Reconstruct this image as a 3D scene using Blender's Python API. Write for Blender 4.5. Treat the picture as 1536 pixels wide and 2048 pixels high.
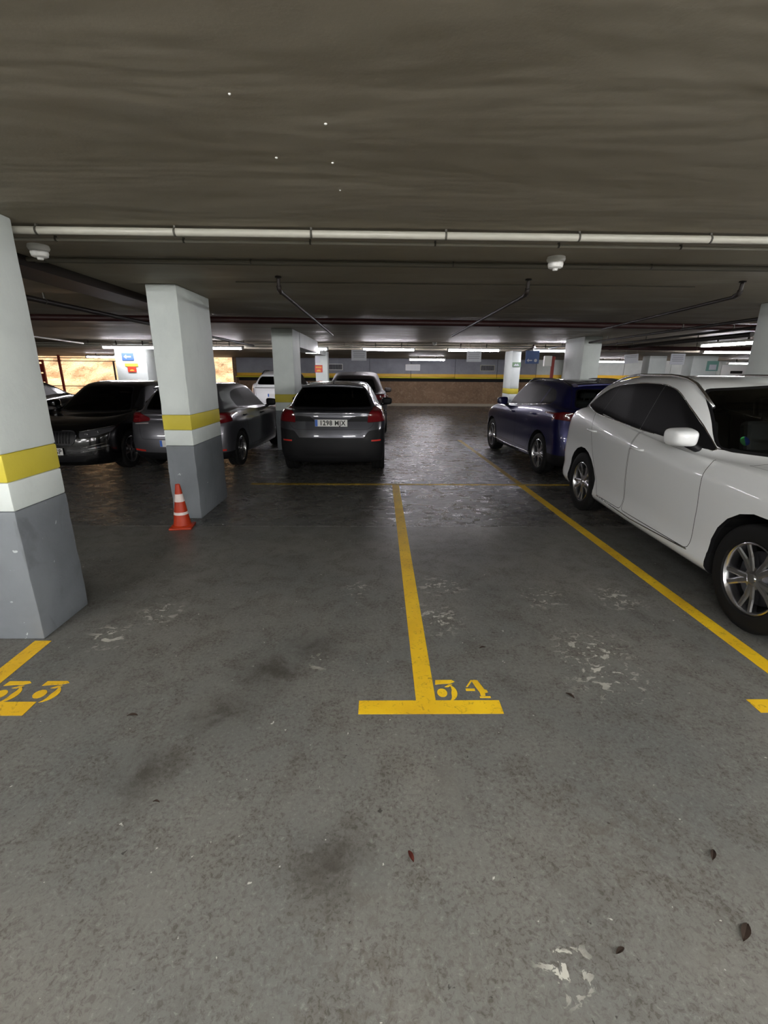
import bpy, bmesh, math, random
from math import sin, cos, pi, radians, sqrt, atan2
from mathutils import Vector, Matrix
from mathutils.bvhtree import BVHTree
random.seed(7)
for o in list(bpy.data.objects): bpy.data.objects.remove(o)
COL = bpy.context.scene.collection
SC = bpy.context.scene

# ------------------------------------------------------------------ camera, world, exposure
cd = bpy.data.cameras.new('camera'); cam = bpy.data.objects.new('camera', cd); COL.objects.link(cam)
cd.sensor_fit = 'HORIZONTAL'; cd.sensor_width = 36.0; cd.lens = 36.0 * 920 / 1536; cd.clip_end = 300
YAW, PIT, ROL = radians(0.9), radians(16.9), radians(0.42)
F = Vector((sin(YAW)*cos(PIT), cos(YAW)*cos(PIT), -sin(PIT)))
R0 = Vector((cos(YAW), -sin(YAW), 0)); U0 = R0.cross(F)
CR = R0*cos(ROL) + U0*sin(ROL); CU = -R0*sin(ROL) + U0*cos(ROL)
cam.matrix_world = Matrix(((CR.x, CU.x, -F.x, 0), (CR.y, CU.y, -F.y, 0), (CR.z, CU.z, -F.z, 1.67), (0, 0, 0, 1)))
SC.camera = cam
SC.view_settings.view_transform = 'Standard'; SC.view_settings.look = 'None'
SC.view_settings.exposure = 0.0; SC.view_settings.gamma = 1.0
SC.view_settings.use_curve_mapping = False
W = bpy.data.worlds.new('world'); SC.world = W; W.use_nodes = True
nt = W.node_tree; bg = nt.nodes['Background']
sky = nt.nodes.new('ShaderNodeTexSky'); sky.sky_type = 'NISHITA'; sky.sun_disc = False
sky.sun_elevation = radians(50); sky.sun_rotation = radians(200)
nt.links.new(sky.outputs[0], bg.inputs[0]); bg.inputs[1].default_value = 0.12
sd = bpy.data.lights.new('sun', 'SUN'); sd.energy = 10.0; sd.angle = radians(2); sd.color = (1, .93, .82)
sun = bpy.data.objects.new('sun', sd); COL.objects.link(sun); sun.rotation_euler = (radians(38), radians(-14), 0)
LAMP_E = 76.0; AISLE_E = 228.0

# ------------------------------------------------------------------ materials
def lin(c):
    return tuple(((x/255)/12.92 if x/255 <= .04045 else ((x/255+.055)/1.055)**2.4) for x in c) + (1,)
def mat(name, col, rough=.5, metal=0, coat=0, spec=.5, emit=None, es=0, trans=0):
    m = bpy.data.materials.new(name); m.use_nodes = True
    p = m.node_tree.nodes['Principled BSDF']
    if len(col) == 3: col = tuple(col) + (1,)
    p.inputs['Base Color'].default_value = col; p.inputs['Roughness'].default_value = rough
    p.inputs['Metallic'].default_value = metal; p.inputs['Coat Weight'].default_value = coat
    p.inputs['Coat Roughness'].default_value = .03; p.inputs['Specular IOR Level'].default_value = spec
    p.inputs['Transmission Weight'].default_value = trans
    if emit: p.inputs['Emission Color'].default_value = tuple(emit)+(1,); p.inputs['Emission Strength'].default_value = es
    return m
class NB:                                       # tiny node builder
    def __init__(s, m): s.m = m; s.t = m.node_tree; s.p = s.t.nodes['Principled BSDF']
    def n(s, k, **kw):
        n = s.t.nodes.new('ShaderNode'+k)
        for a, v in kw.items():
            if a in n.inputs: n.inputs[a].default_value = v
            else: setattr(n, a, v)
        return n
    def l(s, a, b): s.t.links.new(a, b)
    def coord(s, kind='Object', scale=(1, 1, 1), loc=(0, 0, 0)):
        if kind == 'World': o = s.n('NewGeometry').outputs['Position']
        else: o = s.n('TexCoord').outputs[kind]
        m = s.n('Mapping'); m.inputs['Scale'].default_value = scale; m.inputs['Location'].default_value = loc
        s.l(o, m.inputs['Vector']); return m.outputs[0]
    def noise(s, co, scale, detail=4, rough=.55, dist=0):
        n = s.n('TexNoise'); n.inputs['Scale'].default_value = scale; n.inputs['Detail'].default_value = detail
        n.inputs['Roughness'].default_value = rough; n.inputs['Distortion'].default_value = dist
        s.l(co, n.inputs['Vector']); return n.outputs['Fac']
    def ramp(s, f, a, b, lo=0., hi=1.):
        r = s.n('MapRange'); r.inputs['From Min'].default_value = a; r.inputs['From Max'].default_value = b
        r.inputs['To Min'].default_value = lo; r.inputs['To Max'].default_value = hi; r.clamp = True
        s.l(f, r.inputs['Value']); return r.outputs[0]
    def mix(s, f, a, b):
        m = s.n('Mix'); m.data_type = 'RGBA'
        if isinstance(f, (int, float)): m.inputs[0].default_value = f
        else: s.l(f, m.inputs[0])
        for v, i in ((a, 6), (b, 7)):
            if isinstance(v, tuple): m.inputs[i].default_value = v if len(v) == 4 else v+(1,)
            else: s.l(v, m.inputs[i])
        return m.outputs[2]
    def math(s, op, a, b=0.):
        m = s.n('Math'); m.operation = op
        for v, i in ((a, 0), (b, 1)):
            if isinstance(v, (int, float)): m.inputs[i].default_value = v
            else: s.l(v, m.inputs[i])
        return m.outputs[0]
    def bump(s, h, strength=.3, dist=.01, prev=None):
        b = s.n('Bump'); b.inputs['Strength'].default_value = strength; b.inputs['Distance'].default_value = dist
        s.l(h, b.inputs['Height'])
        if prev is not None: s.l(prev, b.inputs['Normal'])
        return b.outputs[0]
    def out(s, **kw):
        for k, v in kw.items():
            k = {'color': 'Base Color', 'rough': 'Roughness', 'normal': 'Normal', 'spec': 'Specular IOR Level'}[k]
            if isinstance(v, (int, float, tuple)): s.p.inputs[k].default_value = v
            else: s.l(v, s.p.inputs[k])

def concrete_floor(name, gloss):
    m = mat(name, (.13, .13, .125), .5); b = NB(m); co = b.coord('World')
    big = b.noise(co, .9, 5, .6); mid = b.noise(co, 5, 6, .65, .6); fine = b.noise(co, 58, 5, .75, .6)
    st = b.noise(b.coord('World', (2.2, 1.0, 1)), 2.1, 4, .6, .5)
    c = b.mix(b.ramp(big, .35, .68), lin((92, 93, 90)) , lin((108, 106, 100)))
    c = b.mix(b.ramp(mid, .50, .70, 0, .5), c, lin((78, 74, 67)))
    c = b.mix(b.ramp(st, .58, .74, 0, .35), c, lin((60, 56, 50)))
    c = b.mix(b.math('MULTIPLY', b.ramp(fine, .50, .60, 0, .75), b.ramp(mid, .36, .60, .25, 1.)), c, lin((62, 58, 51)))
    c = b.mix(b.ramp(fine, .42, .30, 0, .40), c, lin((146, 146, 140)))
    # worn flakes of pale screed, gathered in a few patches
    def spots(L, soft=1.0):
        acc = None; pos = b.n('NewGeometry').outputs['Position']; wob = b.noise(co, 4, 3, .6)
        for x, y, r in L:
            v = b.n('VectorMath'); v.operation = 'DISTANCE'; v.inputs[1].default_value = (x, y, 0); b.l(pos, v.inputs[0])
            d = b.ramp(b.math('ADD', v.outputs['Value'], b.math('MULTIPLY', wob, r*.9)), r*1.45, r*.6)
            acc = d if acc is None else b.math('MAXIMUM', acc, d)
        return acc
    if gloss: fm = b.ramp(b.noise(b.coord('World', (1, 1, 1), (3.1, 7.7, 0)), .8, 2, .5), .60, .66)
    else:
        fm = spots([(-1.55, 3.0, .2), (-1.74, 2.68, .2), (.52, 3.42, .22), (.42, 2.9, .25), (1.3, 3.2, .22), (1.36, 2.5, .3), (1.34, 2.25, .28), (-.16, 3.36, .16), (1.86, 3.2, .25), (-.34, 2.4, .1), (.55, .90, .10)])
        c = b.mix(b.math('MULTIPLY', spots([(-1.2, .6, .5), (0, .8, .6), (.9, 1.3, .5)]), b.ramp(b.noise(co, 17, 5, .7, .6), .5, .6, 0, .4)), c, lin((70, 64, 54)))
        c = b.mix(b.math('MULTIPLY', spots([(-.42, 2.55, .22), (-.62, 2.3, .26), (-.80, 1.95, .25), (-1.0, 1.6, .2), (-.15, 1.2, .2)]), b.ramp(mid, .35, .6, .15, .8)), c, lin((52, 48, 42)))
    fl = b.ramp(b.noise(b.coord('World', (1, 1.3, 1), (1, 4, 0)), 15, 4, .62, .8), .56, .585)
    flake = b.math('MULTIPLY', fm, fl)
    c = b.mix(flake, c, lin((172, 170, 160)))
    sp1 = b.noise(b.coord('World', (1, 1, 1), (5, 2, 0)), 24, 3, .6, .3); sp2 = b.noise(b.coord('World', (1, 1, 1), (9, 6, 0)), 30, 3, .6, .5)
    c = b.mix(b.ramp(sp1, .715, .735), c, lin((170, 168, 160))); c = b.mix(b.ramp(sp2, .70, .73, 0, .8), c, lin((38, 35, 31)))
    h = b.math('ADD', b.math('MULTIPLY', mid, .6), b.math('MULTIPLY', fine, .25))
    if gloss:
        rip = b.noise(b.coord('World', (1.0, 2.6, 1)), 4.0, 6, .66, 1.0)
        h2 = b.ramp(rip, .44, .62)
        nrm = b.bump(h, .30, .006); nrm = b.bump(h2, .34, .012, nrm)
        r = b.ramp(b.noise(b.coord('World', (1, 1.4, 1)), 3.2, 5, .65, 1.2), .38, .64, .20, .38)
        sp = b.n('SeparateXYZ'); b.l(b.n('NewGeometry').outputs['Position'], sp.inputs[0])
        c = b.mix(b.ramp(b.math('ADD', sp.outputs[1], b.math('MULTIPLY', big, 2.)), 5.4, 10., .05, .5), c, lin((46, 45, 45)))  # colour darkened towards the back to offset the rear lamps' light
        c = b.mix(b.ramp(h2, .0, .35, .4, 0), c, lin((50, 49, 50)))
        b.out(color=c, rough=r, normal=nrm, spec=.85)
    else:
        nrm = b.bump(h, .55, .008)
        sp = b.n('SeparateXYZ'); b.l(b.n('NewGeometry').outputs['Position'], sp.inputs[0])
        rg = b.math('MULTIPLY', b.ramp(mid, .3, .7, .50, .72), b.ramp(b.math('ADD', sp.outputs[1], b.math('MULTIPLY', big, 1.6)), 3.6, 5.7, 1., .55))
        b.out(color=c, rough=rg, normal=nrm, spec=.35)
    return m
def yellow_paint(name, wear):
    m = mat(name, lin((224, 182, 22)), .5); b = NB(m); co = b.coord('World')
    f = b.noise(co, 26, 6, .72, 1.2); g = b.noise(co, 3, 3, .5)
    c = b.mix(b.ramp(g, .3, .7), lin((232, 192, 26)), lin((206, 162, 20)))
    c = b.mix(b.ramp(f, .54+wear, .66+wear, 0, .75), c, lin((110, 92, 40)))
    b.out(color=c, rough=.55, normal=b.bump(f, .4, .004)); return m
def wall_paint(name, c1, c2, scuff=.5, rough=.6, bs=.25, chips=False):
    m = mat(name, c1, rough); b = NB(m); co = b.coord('World')
    n1 = b.noise(co, 1.7, 5, .6, .4); n2 = b.noise(co, 30, 4, .6); n3 = b.noise(b.coord('World', (1, 1, .5)), 4.5, 4, .6, .8)
    c = b.mix(b.ramp(n1, .35, .7), c1, c2)
    c = b.mix(b.ramp(n3, .60, .72, 0, scuff), c, tuple(x*.52 for x in c1[:3]))
    if chips: c = b.mix(b.ramp(b.noise(co, 13, 3, .6, .3), .70, .715), c, lin((176, 182, 184)))
    b.out(color=c, rough=rough, normal=b.bump(b.math('ADD', n2, b.math('MULTIPLY', n1, 2)), bs, .006)); return m
def ceiling_paint():
    m = mat('ceiling_paint', lin((124, 118, 104)), .42); b = NB(m); co = b.coord('World')
    n1 = b.noise(co, .55, 4, .55, .5); n2 = b.noise(b.coord('World', (.45, 1.5, 1)), 1.5, 3, .5, .3); n3 = b.noise(co, 55, 3, .6)
    c = b.mix(b.ramp(n1, .35, .68), lin((143, 135, 120)), lin((159, 152, 137)))
    c = b.mix(b.ramp(b.noise(co, 6, 5, .7), .56, .75, 0, .25), c, lin((118, 112, 98)))
    nr = b.bump(n2, .34, .06); nr = b.bump(n3, .15, .003, nr)
    b.out(color=c, rough=b.ramp(n2, .50, .72, .62, .38), normal=nr, spec=.13); return m
def rock(name, c1, c2, c3, sc=1.2):
    m = mat(name, c1, .9); b = NB(m); co = b.coord('World')
    n = b.noise(co, sc, 8, .65, .8); n2 = b.noise(co, sc*5, 6, .7, .5)
    c = b.mix(b.ramp(n, .35, .65), c1, c2); c = b.mix(b.ramp(n2, .5, .7), c, c3)
    b.out(color=c, rough=.95, normal=b.bump(b.math('ADD', n, b.math('MULTIPLY', n2, .5)), .9, .12)); return m
def car_paint(name, col, metal=.6, rough=.35, coat=1.0):
    m = mat(name, col, rough, metal, coat); b = NB(m)
    g = b.n('NewGeometry'); d = b.n('BsdfDiffuse'); d.inputs[0].default_value = (.012, .012, .013, 1)
    mx = b.n('MixShader'); b.l(g.outputs['Backfacing'], mx.inputs[0]); b.l(b.p.outputs[0], mx.inputs[1]); b.l(d.outputs[0], mx.inputs[2])
    b.l(mx.outputs[0], b.t.nodes['Material Output'].inputs[0]); return m
def glass(name, tint, ior=1.4, rough=.0):
    m = bpy.data.materials.new(name); m.use_nodes = True; t = m.node_tree; t.nodes.remove(t.nodes['Principled BSDF'])
    tr = t.nodes.new('ShaderNodeBsdfTransparent'); tr.inputs[0].default_value = tuple(tint)+(1,)
    gl = t.nodes.new('ShaderNodeBsdfGlossy'); gl.inputs['Roughness'].default_value = rough
    fr = t.nodes.new('ShaderNodeFresnel'); fr.inputs[0].default_value = ior
    mx = t.nodes.new('ShaderNodeMixShader'); t.links.new(fr.outputs[0], mx.inputs[0]); t.links.new(tr.outputs[0], mx.inputs[1]); t.links.new(gl.outputs[0], mx.inputs[2])
    t.links.new(mx.outputs[0], t.nodes['Material Output'].inputs[0]); return m

M = dict(
 floor_near=concrete_floor('floor_near', False), floor_far=concrete_floor('floor_far', True),
 yellow=yellow_paint('yellow_road_paint', .02), yellow_worn=yellow_paint('yellow_worn_paint', -.16),
 ceiling=ceiling_paint(),
 white=wall_paint('pillar_white', lin((214, 221, 217)), lin((200, 207, 204)), .12),
 band=wall_paint('pillar_yellow', lin((205, 190, 62)), lin((196, 180, 56)), .1),
 grey=wall_paint('pillar_grey', lin((120, 125, 130)), lin((104, 109, 114)), .55, chips=True),
 grey_wall=wall_paint('wall_grey', lin((150, 152, 160)), lin((132, 134, 142)), .3),
 pale_wall=wall_paint('wall_pale', lin((198, 202, 196)), lin((180, 186, 180)), .3),
 wall_yellow=mat('wall_yellow', lin((236, 186, 40)), .45), wall_yellow2=mat('ledge_yellow', lin((240, 228, 70)), .4),
 dark=mat('dark_void', (.012, .011, .010), .8),
 earth=rock('earth_wall', lin((158, 130, 104)), lin((130, 106, 84)), lin((172, 148, 122)), 1.5),
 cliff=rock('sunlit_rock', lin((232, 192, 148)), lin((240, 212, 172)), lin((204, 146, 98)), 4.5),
 mortar=mat('pale_plaster', lin((168, 158, 140)), .9),
 pipe_red=mat('pipe_oxide_red', lin((44, 22, 21)), .45, spec=.3), pipe_dark=mat('pipe_dark', lin((36, 30, 27)), .5, spec=.3),
 pipe_ceil=mat('pipe_ceiling_paint', lin((98, 94, 82)), .5), pvc=mat('white_conduit', lin((178, 176, 164)), .35),
 clip=mat('clip_grey', lin((70, 68, 60)), .5), plastic_white=mat('white_plastic', lin((225, 225, 220)), .35),
 steel=mat('galvanised', (.6, .6, .6), .3, 1),
 tube=mat('lamp_tube', (1, 1, 1), .3, emit=(1.0, .96, 1.03), es=LAMP_E),
 tube_aisle=mat('lamp_tube_aisle', (1, 1, 1), .3, emit=(1.0, .985, .97), es=AISLE_E),
 cone=wall_paint('cone_orange', lin((186, 56, 18)), lin((168, 46, 14)), .3, .45, .05), reflect=mat('cone_band', lin((228, 214, 208)), .5),
 sign_white=mat('sign_white', lin((205, 208, 216)), .4), sign_blue=mat('sign_blue', lin((60, 88, 140)), .4),
 sign_red=mat('sign_red', lin((190, 60, 40)), .5), sign_amber=mat('sign_amber', lin((228, 178, 70)), .5), sign_ink=mat('sign_ink', lin((120, 122, 130)), .5),
 sign_green=mat('sign_green', lin((120, 150, 120)), .5),
 red=mat('red_paint', lin((150, 52, 44)), .5), rail=mat('fence_dark', lin((60, 52, 48)), .5),
 leaf=mat('dry_leaf', lin((58, 44, 34)), .8), leaf_red=mat('dry_leaf_red', lin((96, 38, 26)), .8),
 # cars
 p_white=car_paint('paint_white', lin((226, 228, 228)), 0, .3), p_grey=car_paint('paint_grey', lin((66, 67, 72)), .7, .30),
 p_blue=car_paint('paint_blue', lin((26, 27, 78)), .45, .28), p_black=car_paint('paint_black', lin((4, 4, 5)), 0, .15, .5),
 p_silver=car_paint('paint_silver', lin((104, 104, 110)), .7, .32), p_dark=car_paint('paint_brown', lin((34, 28, 27)), 0, .6, .1),
 gap=mat('panel_gap', (.004, .004, .004), .7), rubber=mat('black_rubber', (.007, .007, .007), .7, spec=.25), trim=mat('black_trim', (.006, .006, .007), .5, spec=.25),
 clad=mat('grey_cladding', (.009, .009, .010), .6, spec=.25), chrome=mat('chrome', (.75, .75, .76), .12, 1), alloy=mat('alloy', (.62, .62, .64), .25, 1),
 alloy_dark=mat('dark_alloy', (.06, .06, .065), .4, .8), glass=glass('window_glass', (.60, .65, .63)), glass_dark=glass('privacy_glass', (.06, .065, .07)),  # dark alloy: brake discs and grille frame
 seat=mat('seat_cloth', (.03, .03, .032), .8), seat_pale=mat('seat_pale', (.16, .16, .15), .8), dash=mat('dashboard', (.02, .02, .022), .6),
 tail=mat('tail_lens', (.12, .005, .008), .12, 0, 1), tail_clear=mat('reverse_lens', (.35, .30, .30), .15, 0, 1), reflector=mat('red_reflector', (.5, .03, .02), .2, 0, 1, emit=None),
 head=mat('headlamp_lens', (.10, .10, .11), .08, .5, 1), head_in=mat('headlamp_reflector', (.75, .75, .78), .1, 1), plate=mat('plate_white', lin((214, 214, 210)), .4),
 plate_blue=mat('plate_blue', lin((50, 100, 190)), .4), ink=mat('plate_ink', (.01, .01, .01), .5), badge_green=mat('badge_green', lin((60, 150, 80)), .5), badge_blue=mat('badge_blue', lin((50, 70, 160)), .5),
 teal=mat('teal_screen', lin((120, 165, 155)), .5),
)

# ------------------------------------------------------------------ mesh helpers
def link(name, me, mats, parent=None, label=None, cat=None, group=None, kind=None, smooth=None):
    if isinstance(me, bmesh.types.BMesh):
        b = me; me = bpy.data.meshes.new(name); b.to_mesh(me); b.free()
    if not isinstance(mats, (list, tuple)): mats = [mats]
    for m in mats: me.materials.append(M[m] if isinstance(m, str) else m)
    o = bpy.data.objects.new(name, me); COL.objects.link(o)
    if parent: o.parent = parent
    if smooth is not None:
        me.polygons.foreach_set('use_smooth', [True]*len(me.polygons))
        if smooth < 180: me.set_sharp_from_angle(angle=radians(smooth))
    return tag(o, label, cat, group, kind)
def tag(o, label=None, cat=None, group=None, kind=None):
    if label: o['label'] = label
    if cat: o['category'] = cat
    if group: o['group'] = group
    if kind: o['kind'] = kind
    return o
def empty(name, loc=(0, 0, 0), rz=0, label=None, cat=None, group=None):
    o = bpy.data.objects.new(name, None); COL.objects.link(o); o.location = loc; o.rotation_euler = (0, 0, rz); o.empty_display_size = .1
    return tag(o, label, cat, group)
def copy_tree(o, parent=None):
    c = o.copy(); COL.objects.link(c); c.parent = parent
    for ch in o.children: copy_tree(ch, c)
    return c
def box(bm, x0, x1, y0, y1, z0, z1, mi=0, bevel=0):
    v = [bm.verts.new((x, y, z)) for x in (x0, x1) for y in (y0, y1) for z in (z0, z1)]
    fs = [bm.faces.new([v[i] for i in q]) for q in ((0, 1, 3, 2), (4, 6, 7, 5), (0, 4, 5, 1), (2, 3, 7, 6), (0, 2, 6, 4), (1, 5, 7, 3))]
    for f in fs: f.material_index = mi
    if bevel:
        bmesh.ops.bevel(bm, geom=list({e for f in fs for e in f.edges}), offset=bevel, segments=2, affect='EDGES', profile=.5)
def nb(): return bmesh.new()
def frame(d):
    d = Vector(d).normalized(); a = Vector((0, 0, 1)) if abs(d.z) < .9 else Vector((1, 0, 0))
    u = d.cross(a).normalized(); return u, d.cross(u).normalized()
def tube(bm, pts, r, n=10, mi=0, cap=True):
    pts = [Vector(p) for p in pts]; rings = []
    for i, p in enumerate(pts):
        d = (pts[min(i+1, len(pts)-1)] - pts[max(i-1, 0)]); u, w = frame(d)
        rr = r[i] if isinstance(r, (list, tuple)) else r
        rings.append([bm.verts.new(p + u*cos(2*pi*k/n)*rr + w*sin(2*pi*k/n)*rr) for k in range(n)])
    for a, b in zip(rings, rings[1:]):
        for k in range(n):
            f = bm.faces.new((a[k], a[(k+1) % n], b[(k+1) % n], b[k])); f.material_index = mi; f.smooth = True
    if cap:
        for rg, rev in ((rings[0], True), (rings[-1], False)):
            f = bm.faces.new(rg[::-1] if rev else rg); f.material_index = mi
def lathe(bm, prof, n=32, axis='Z', o=(0, 0, 0), mi=0, closed=False):
    o = Vector(o); rings = []
    for r, h in prof:
        rg = []
        for k in range(n):
            a = 2*pi*k/n; c, s = cos(a)*r, sin(a)*r
            rg.append(bm.verts.new(o + (Vector((c, s, h)) if axis == 'Z' else Vector((c, h, -s)))))
        rings.append(rg)
    pairs = list(zip(rings, rings[1:])) + ([(rings[-1], rings[0])] if closed else [])
    for a, b in pairs:
        for k in range(n):
            f = bm.faces.new((a[k], a[(k+1) % n], b[(k+1) % n], b[k])); f.material_index = mi; f.smooth = True
    if not closed:
        if prof[0][0] > 1e-5: pass
    return rings
def prism(bm, pts, z0, z1, mi=0):
    a = [bm.verts.new((x, y, z0)) for x, y in pts]; b = [bm.verts.new((x, y, z1)) for x, y in pts]; n = len(pts)
    f1 = bm.faces.new(a[::-1]); f2 = bm.faces.new(b); f1.material_index = f2.material_index = mi
    for i in range(n):
        f = bm.faces.new((a[i], a[(i+1) % n], b[(i+1) % n], b[i])); f.material_index = mi
def text_bm(s, size, depth=.001):
    c = bpy.data.curves.new('t', 'FONT'); c.body = s; c.size = size; c.extrude = depth; c.align_x = 'CENTER'; c.align_y = 'CENTER'; c.resolution_u = 3; c.space_character = 1.12; c.offset = .003
    o = bpy.data.objects.new('t', c); COL.objects.link(o); bpy.context.view_layer.update()
    me = bpy.data.meshes.new_from_object(o); bm = bmesh.new(); bm.from_mesh(me)
    bpy.data.objects.remove(o); bpy.data.curves.remove(c); bpy.data.meshes.remove(me); return bm
def merge(dst, src, mtx=None, mi=None):
    if mtx is not None: src.transform(mtx)
    vm = {v: dst.verts.new(v.co) for v in src.verts}
    for f in src.faces:
        try:
            g = dst.faces.new([vm[v] for v in f.verts]); g.material_index = f.material_index if mi is None else mi; g.smooth = f.smooth
        except ValueError: pass
    src.free()

# ------------------------------------------------------------------ setting: floor, ceiling, walls
JY = 4.93
XL, XR, YB, YF = -26, 24, -12, 24.6
def sheet(name, x0, x1, y0, y1, z, m, up=True, t=.2, **kw):
    b = nb(); box(b, x0, x1, y0, y1, z-t if up else z, z if up else z+t); return link(name, b, m, kind='structure', **kw)
sheet('floor', XL, XR, YB, JY-.004, 0, 'floor_near')
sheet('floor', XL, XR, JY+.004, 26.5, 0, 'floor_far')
b = nb(); box(b, XL, XR, JY-.004, JY+.004, -.2, -.006); link('trim_1', b, 'dark', kind='structure')
sheet('ceiling', XL, XR, YB, 15.3, 2.52, 'ceiling', False)
sheet('ceiling', XL, XR, 15.3, 25.0, 2.34, 'ceiling', False, t=.38)

# ------------------------------------------------------------------ car builder
def ip(pts, x):
    if not isinstance(pts, (list, tuple)): return pts
    if x <= pts[0][0]: return pts[0][1]
    for (a, u), (b_, v) in zip(pts, pts[1:]):
        if x <= b_:
            t = (x-a)/(b_-a); t = t*t*(3-2*t)*.5 + t*.5; return u + (v-u)*t
    return pts[-1][1]
def ring(r, NF=18, NS=64, NR=18):
    xf, xr, w = r['xf'], r['xr'], r['w']; rf = min(r.get('rf', .6), (xr-xf)*.45); rr = min(r.get('rr', .4), (xr-xf)*.45)
    nf, nr_ = r.get('nf', 2.7), r.get('nr', 2.9); xm = (xf+xr)/2; hl = (xr-xf)/2; bow = r.get('bow', .035); tp = r.get('taper', 0)
    wid = lambda x: w*(1-bow*((x-xm)/hl)**2*1.0 - tp*max(0, (x-xm)/hl) - r.get('ftaper', 0)*max(0, (xm-x)/hl))
    def corner(n, length, N, f):
        raw = []
        for i in range(61):
            a = pi/2*i/60; x = length*(1-abs(cos(a))**(2/n)); s = abs(sin(a))**(2/n); raw.append(f(x, s))
        ln = [0]
        for p, q in zip(raw, raw[1:]): ln.append(ln[-1]+math.dist(p, q))
        out = []; j = 0
        for k in range(N):
            t = ln[-1]*k/N
            while ln[j+1] < t: j += 1
            u = (t-ln[j])/max(1e-9, ln[j+1]-ln[j]); out.append((raw[j][0]+(raw[j+1][0]-raw[j][0])*u, raw[j][1]+(raw[j+1][1]-raw[j][1])*u))
        return out
    fr = corner(nf, rf, NF, lambda x, s: (xf+x, wid(xf+rf)*s))
    re = corner(nr_, rr, NR, lambda x, s: (xr-x, wid(xr-rr)*s))
    side = [(xf+rf+(xr-rr-xf-rf)*i/NS, 0) for i in range(NS+1)]; side = [(x, wid(x)) for x, _ in side]
    pts = fr + side + re[::-1]
    return [Vector((x, y, ip(r['z'], x))) for x, y in pts]
def catmull(P, sub):
    n = len(P); out = []
    kn = [0]
    for a, b_ in zip(P, P[1:]): kn.append(kn[-1] + max(.02, (b_-a).length)**.75)
    T = []
    for i in range(n):
        if i == 0: T.append((P[1]-P[0])/(kn[1]-kn[0]))
        elif i == n-1: T.append((P[-1]-P[-2])/(kn[-1]-kn[-2]))
        else:
            d0, d1 = kn[i]-kn[i-1], kn[i+1]-kn[i]; a, b_ = (P[i]-P[i-1])/d0, (P[i+1]-P[i])/d1
            T.append((a*d1 + b_*d0)/(d0+d1))
    for i in range(n-1):
        d = kn[i+1]-kn[i]
        for k in range(sub[i]):
            t = k/sub[i]; t2, t3 = t*t, t*t*t
            out.append(P[i]*(2*t3-3*t2+1) + T[i]*(d*(t3-2*t2+t)) + P[i+1]*(-2*t3+3*t2) + T[i+1]*(d*(t3-t2)))
    out.append(P[-1]); return out
def rpoly(pts, r=.04, seg=3):
    n = len(pts); out = []
    area = sum(pts[i][0]*pts[(i+1) % n][1]-pts[(i+1) % n][0]*pts[i][1] for i in range(n))
    if area < 0: pts = pts[::-1]; r = r[::-1] if isinstance(r, list) else r
    for i in range(n):
        p, a, c = Vector(pts[i]), Vector(pts[i-1]), Vector(pts[(i+1) % n]); rr = r[i] if isinstance(r, list) else r
        u, v = (a-p), (c-p); m = min(rr, u.length*.45, v.length*.45)
        if m < .004: out.append(tuple(p)); continue
        s, e = p+u.normalized()*m, p+v.normalized()*m
        for k in range(seg+1):
            t = k/seg; q = s*(1-t)**2 + p*2*t*(1-t) + e*t*t; out.append(tuple(q))
    return out
def inset(poly, d):
    if sum(poly[i_][0]*poly[(i_+1) % len(poly)][1]-poly[(i_+1) % len(poly)][0]*poly[i_][1] for i_ in range(len(poly))) < 0: poly = poly[::-1]
    n = len(poly); c = []
    for i in range(n):
        a, p, q = Vector(poly[i-1]), Vector(poly[i]), Vector(poly[(i+1) % n])
        n1 = Vector((-(p-a).y, (p-a).x)).normalized(); n2 = Vector((-(q-p).y, (q-p).x)).normalized(); m = (n1+n2)
        if m.length < 1e-6: m = n1
        m.normalize(); c.append(tuple(p + m*(d/max(.5, m.dot(n1)))))
    return c
AX = {'side': (0, 2), 'front': (1, 2), 'top': (0, 1)}
def cut(bm, lay, poly, view, tagv, filt):
    i, j = AX[view]; xs = [p[0] for p in poly]; ys = [p[1] for p in poly]; x0, x1, y0, y1 = min(xs), max(xs), min(ys), max(ys)
    if sum(poly[i_][0]*poly[(i_+1) % len(poly)][1]-poly[(i_+1) % len(poly)][0]*poly[i_][1] for i_ in range(len(poly))) < 0: poly = poly[::-1]
    cur = []
    for f in bm.faces:
        vs = [v.co for v in f.verts]; a = [v[i] for v in vs]; c = [v[j] for v in vs]
        if max(a) < x0 or min(a) > x1 or max(c) < y0 or min(c) > y1: continue
        if filt(f, f.calc_center_median()): cur.append(f)
    n = len(poly)
    for k in range(n):
        p, q = poly[k], poly[(k+1) % n]; d = Vector((q[0]-p[0], q[1]-p[1]))
        if d.length < 1e-6: continue
        no = Vector((0, 0, 0)); no[i] = d.y; no[j] = -d.x; no.normalize(); co = Vector((0, 0, 0)); co[i] = p[0]; co[j] = p[1]
        g = list({e for f in cur for e in f.edges}) + list({v for f in cur for v in f.verts}) + cur
        if not cur: return []
        r = bmesh.ops.bisect_plane(bm, geom=g, plane_co=co, plane_no=no, dist=1e-5)
        cur = [f for f in r['geom'] if isinstance(f, bmesh.types.BMFace) and (f.calc_center_median()-co).dot(no) < 0]
    for f in cur: f[lay] = tagv
    return cur

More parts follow.
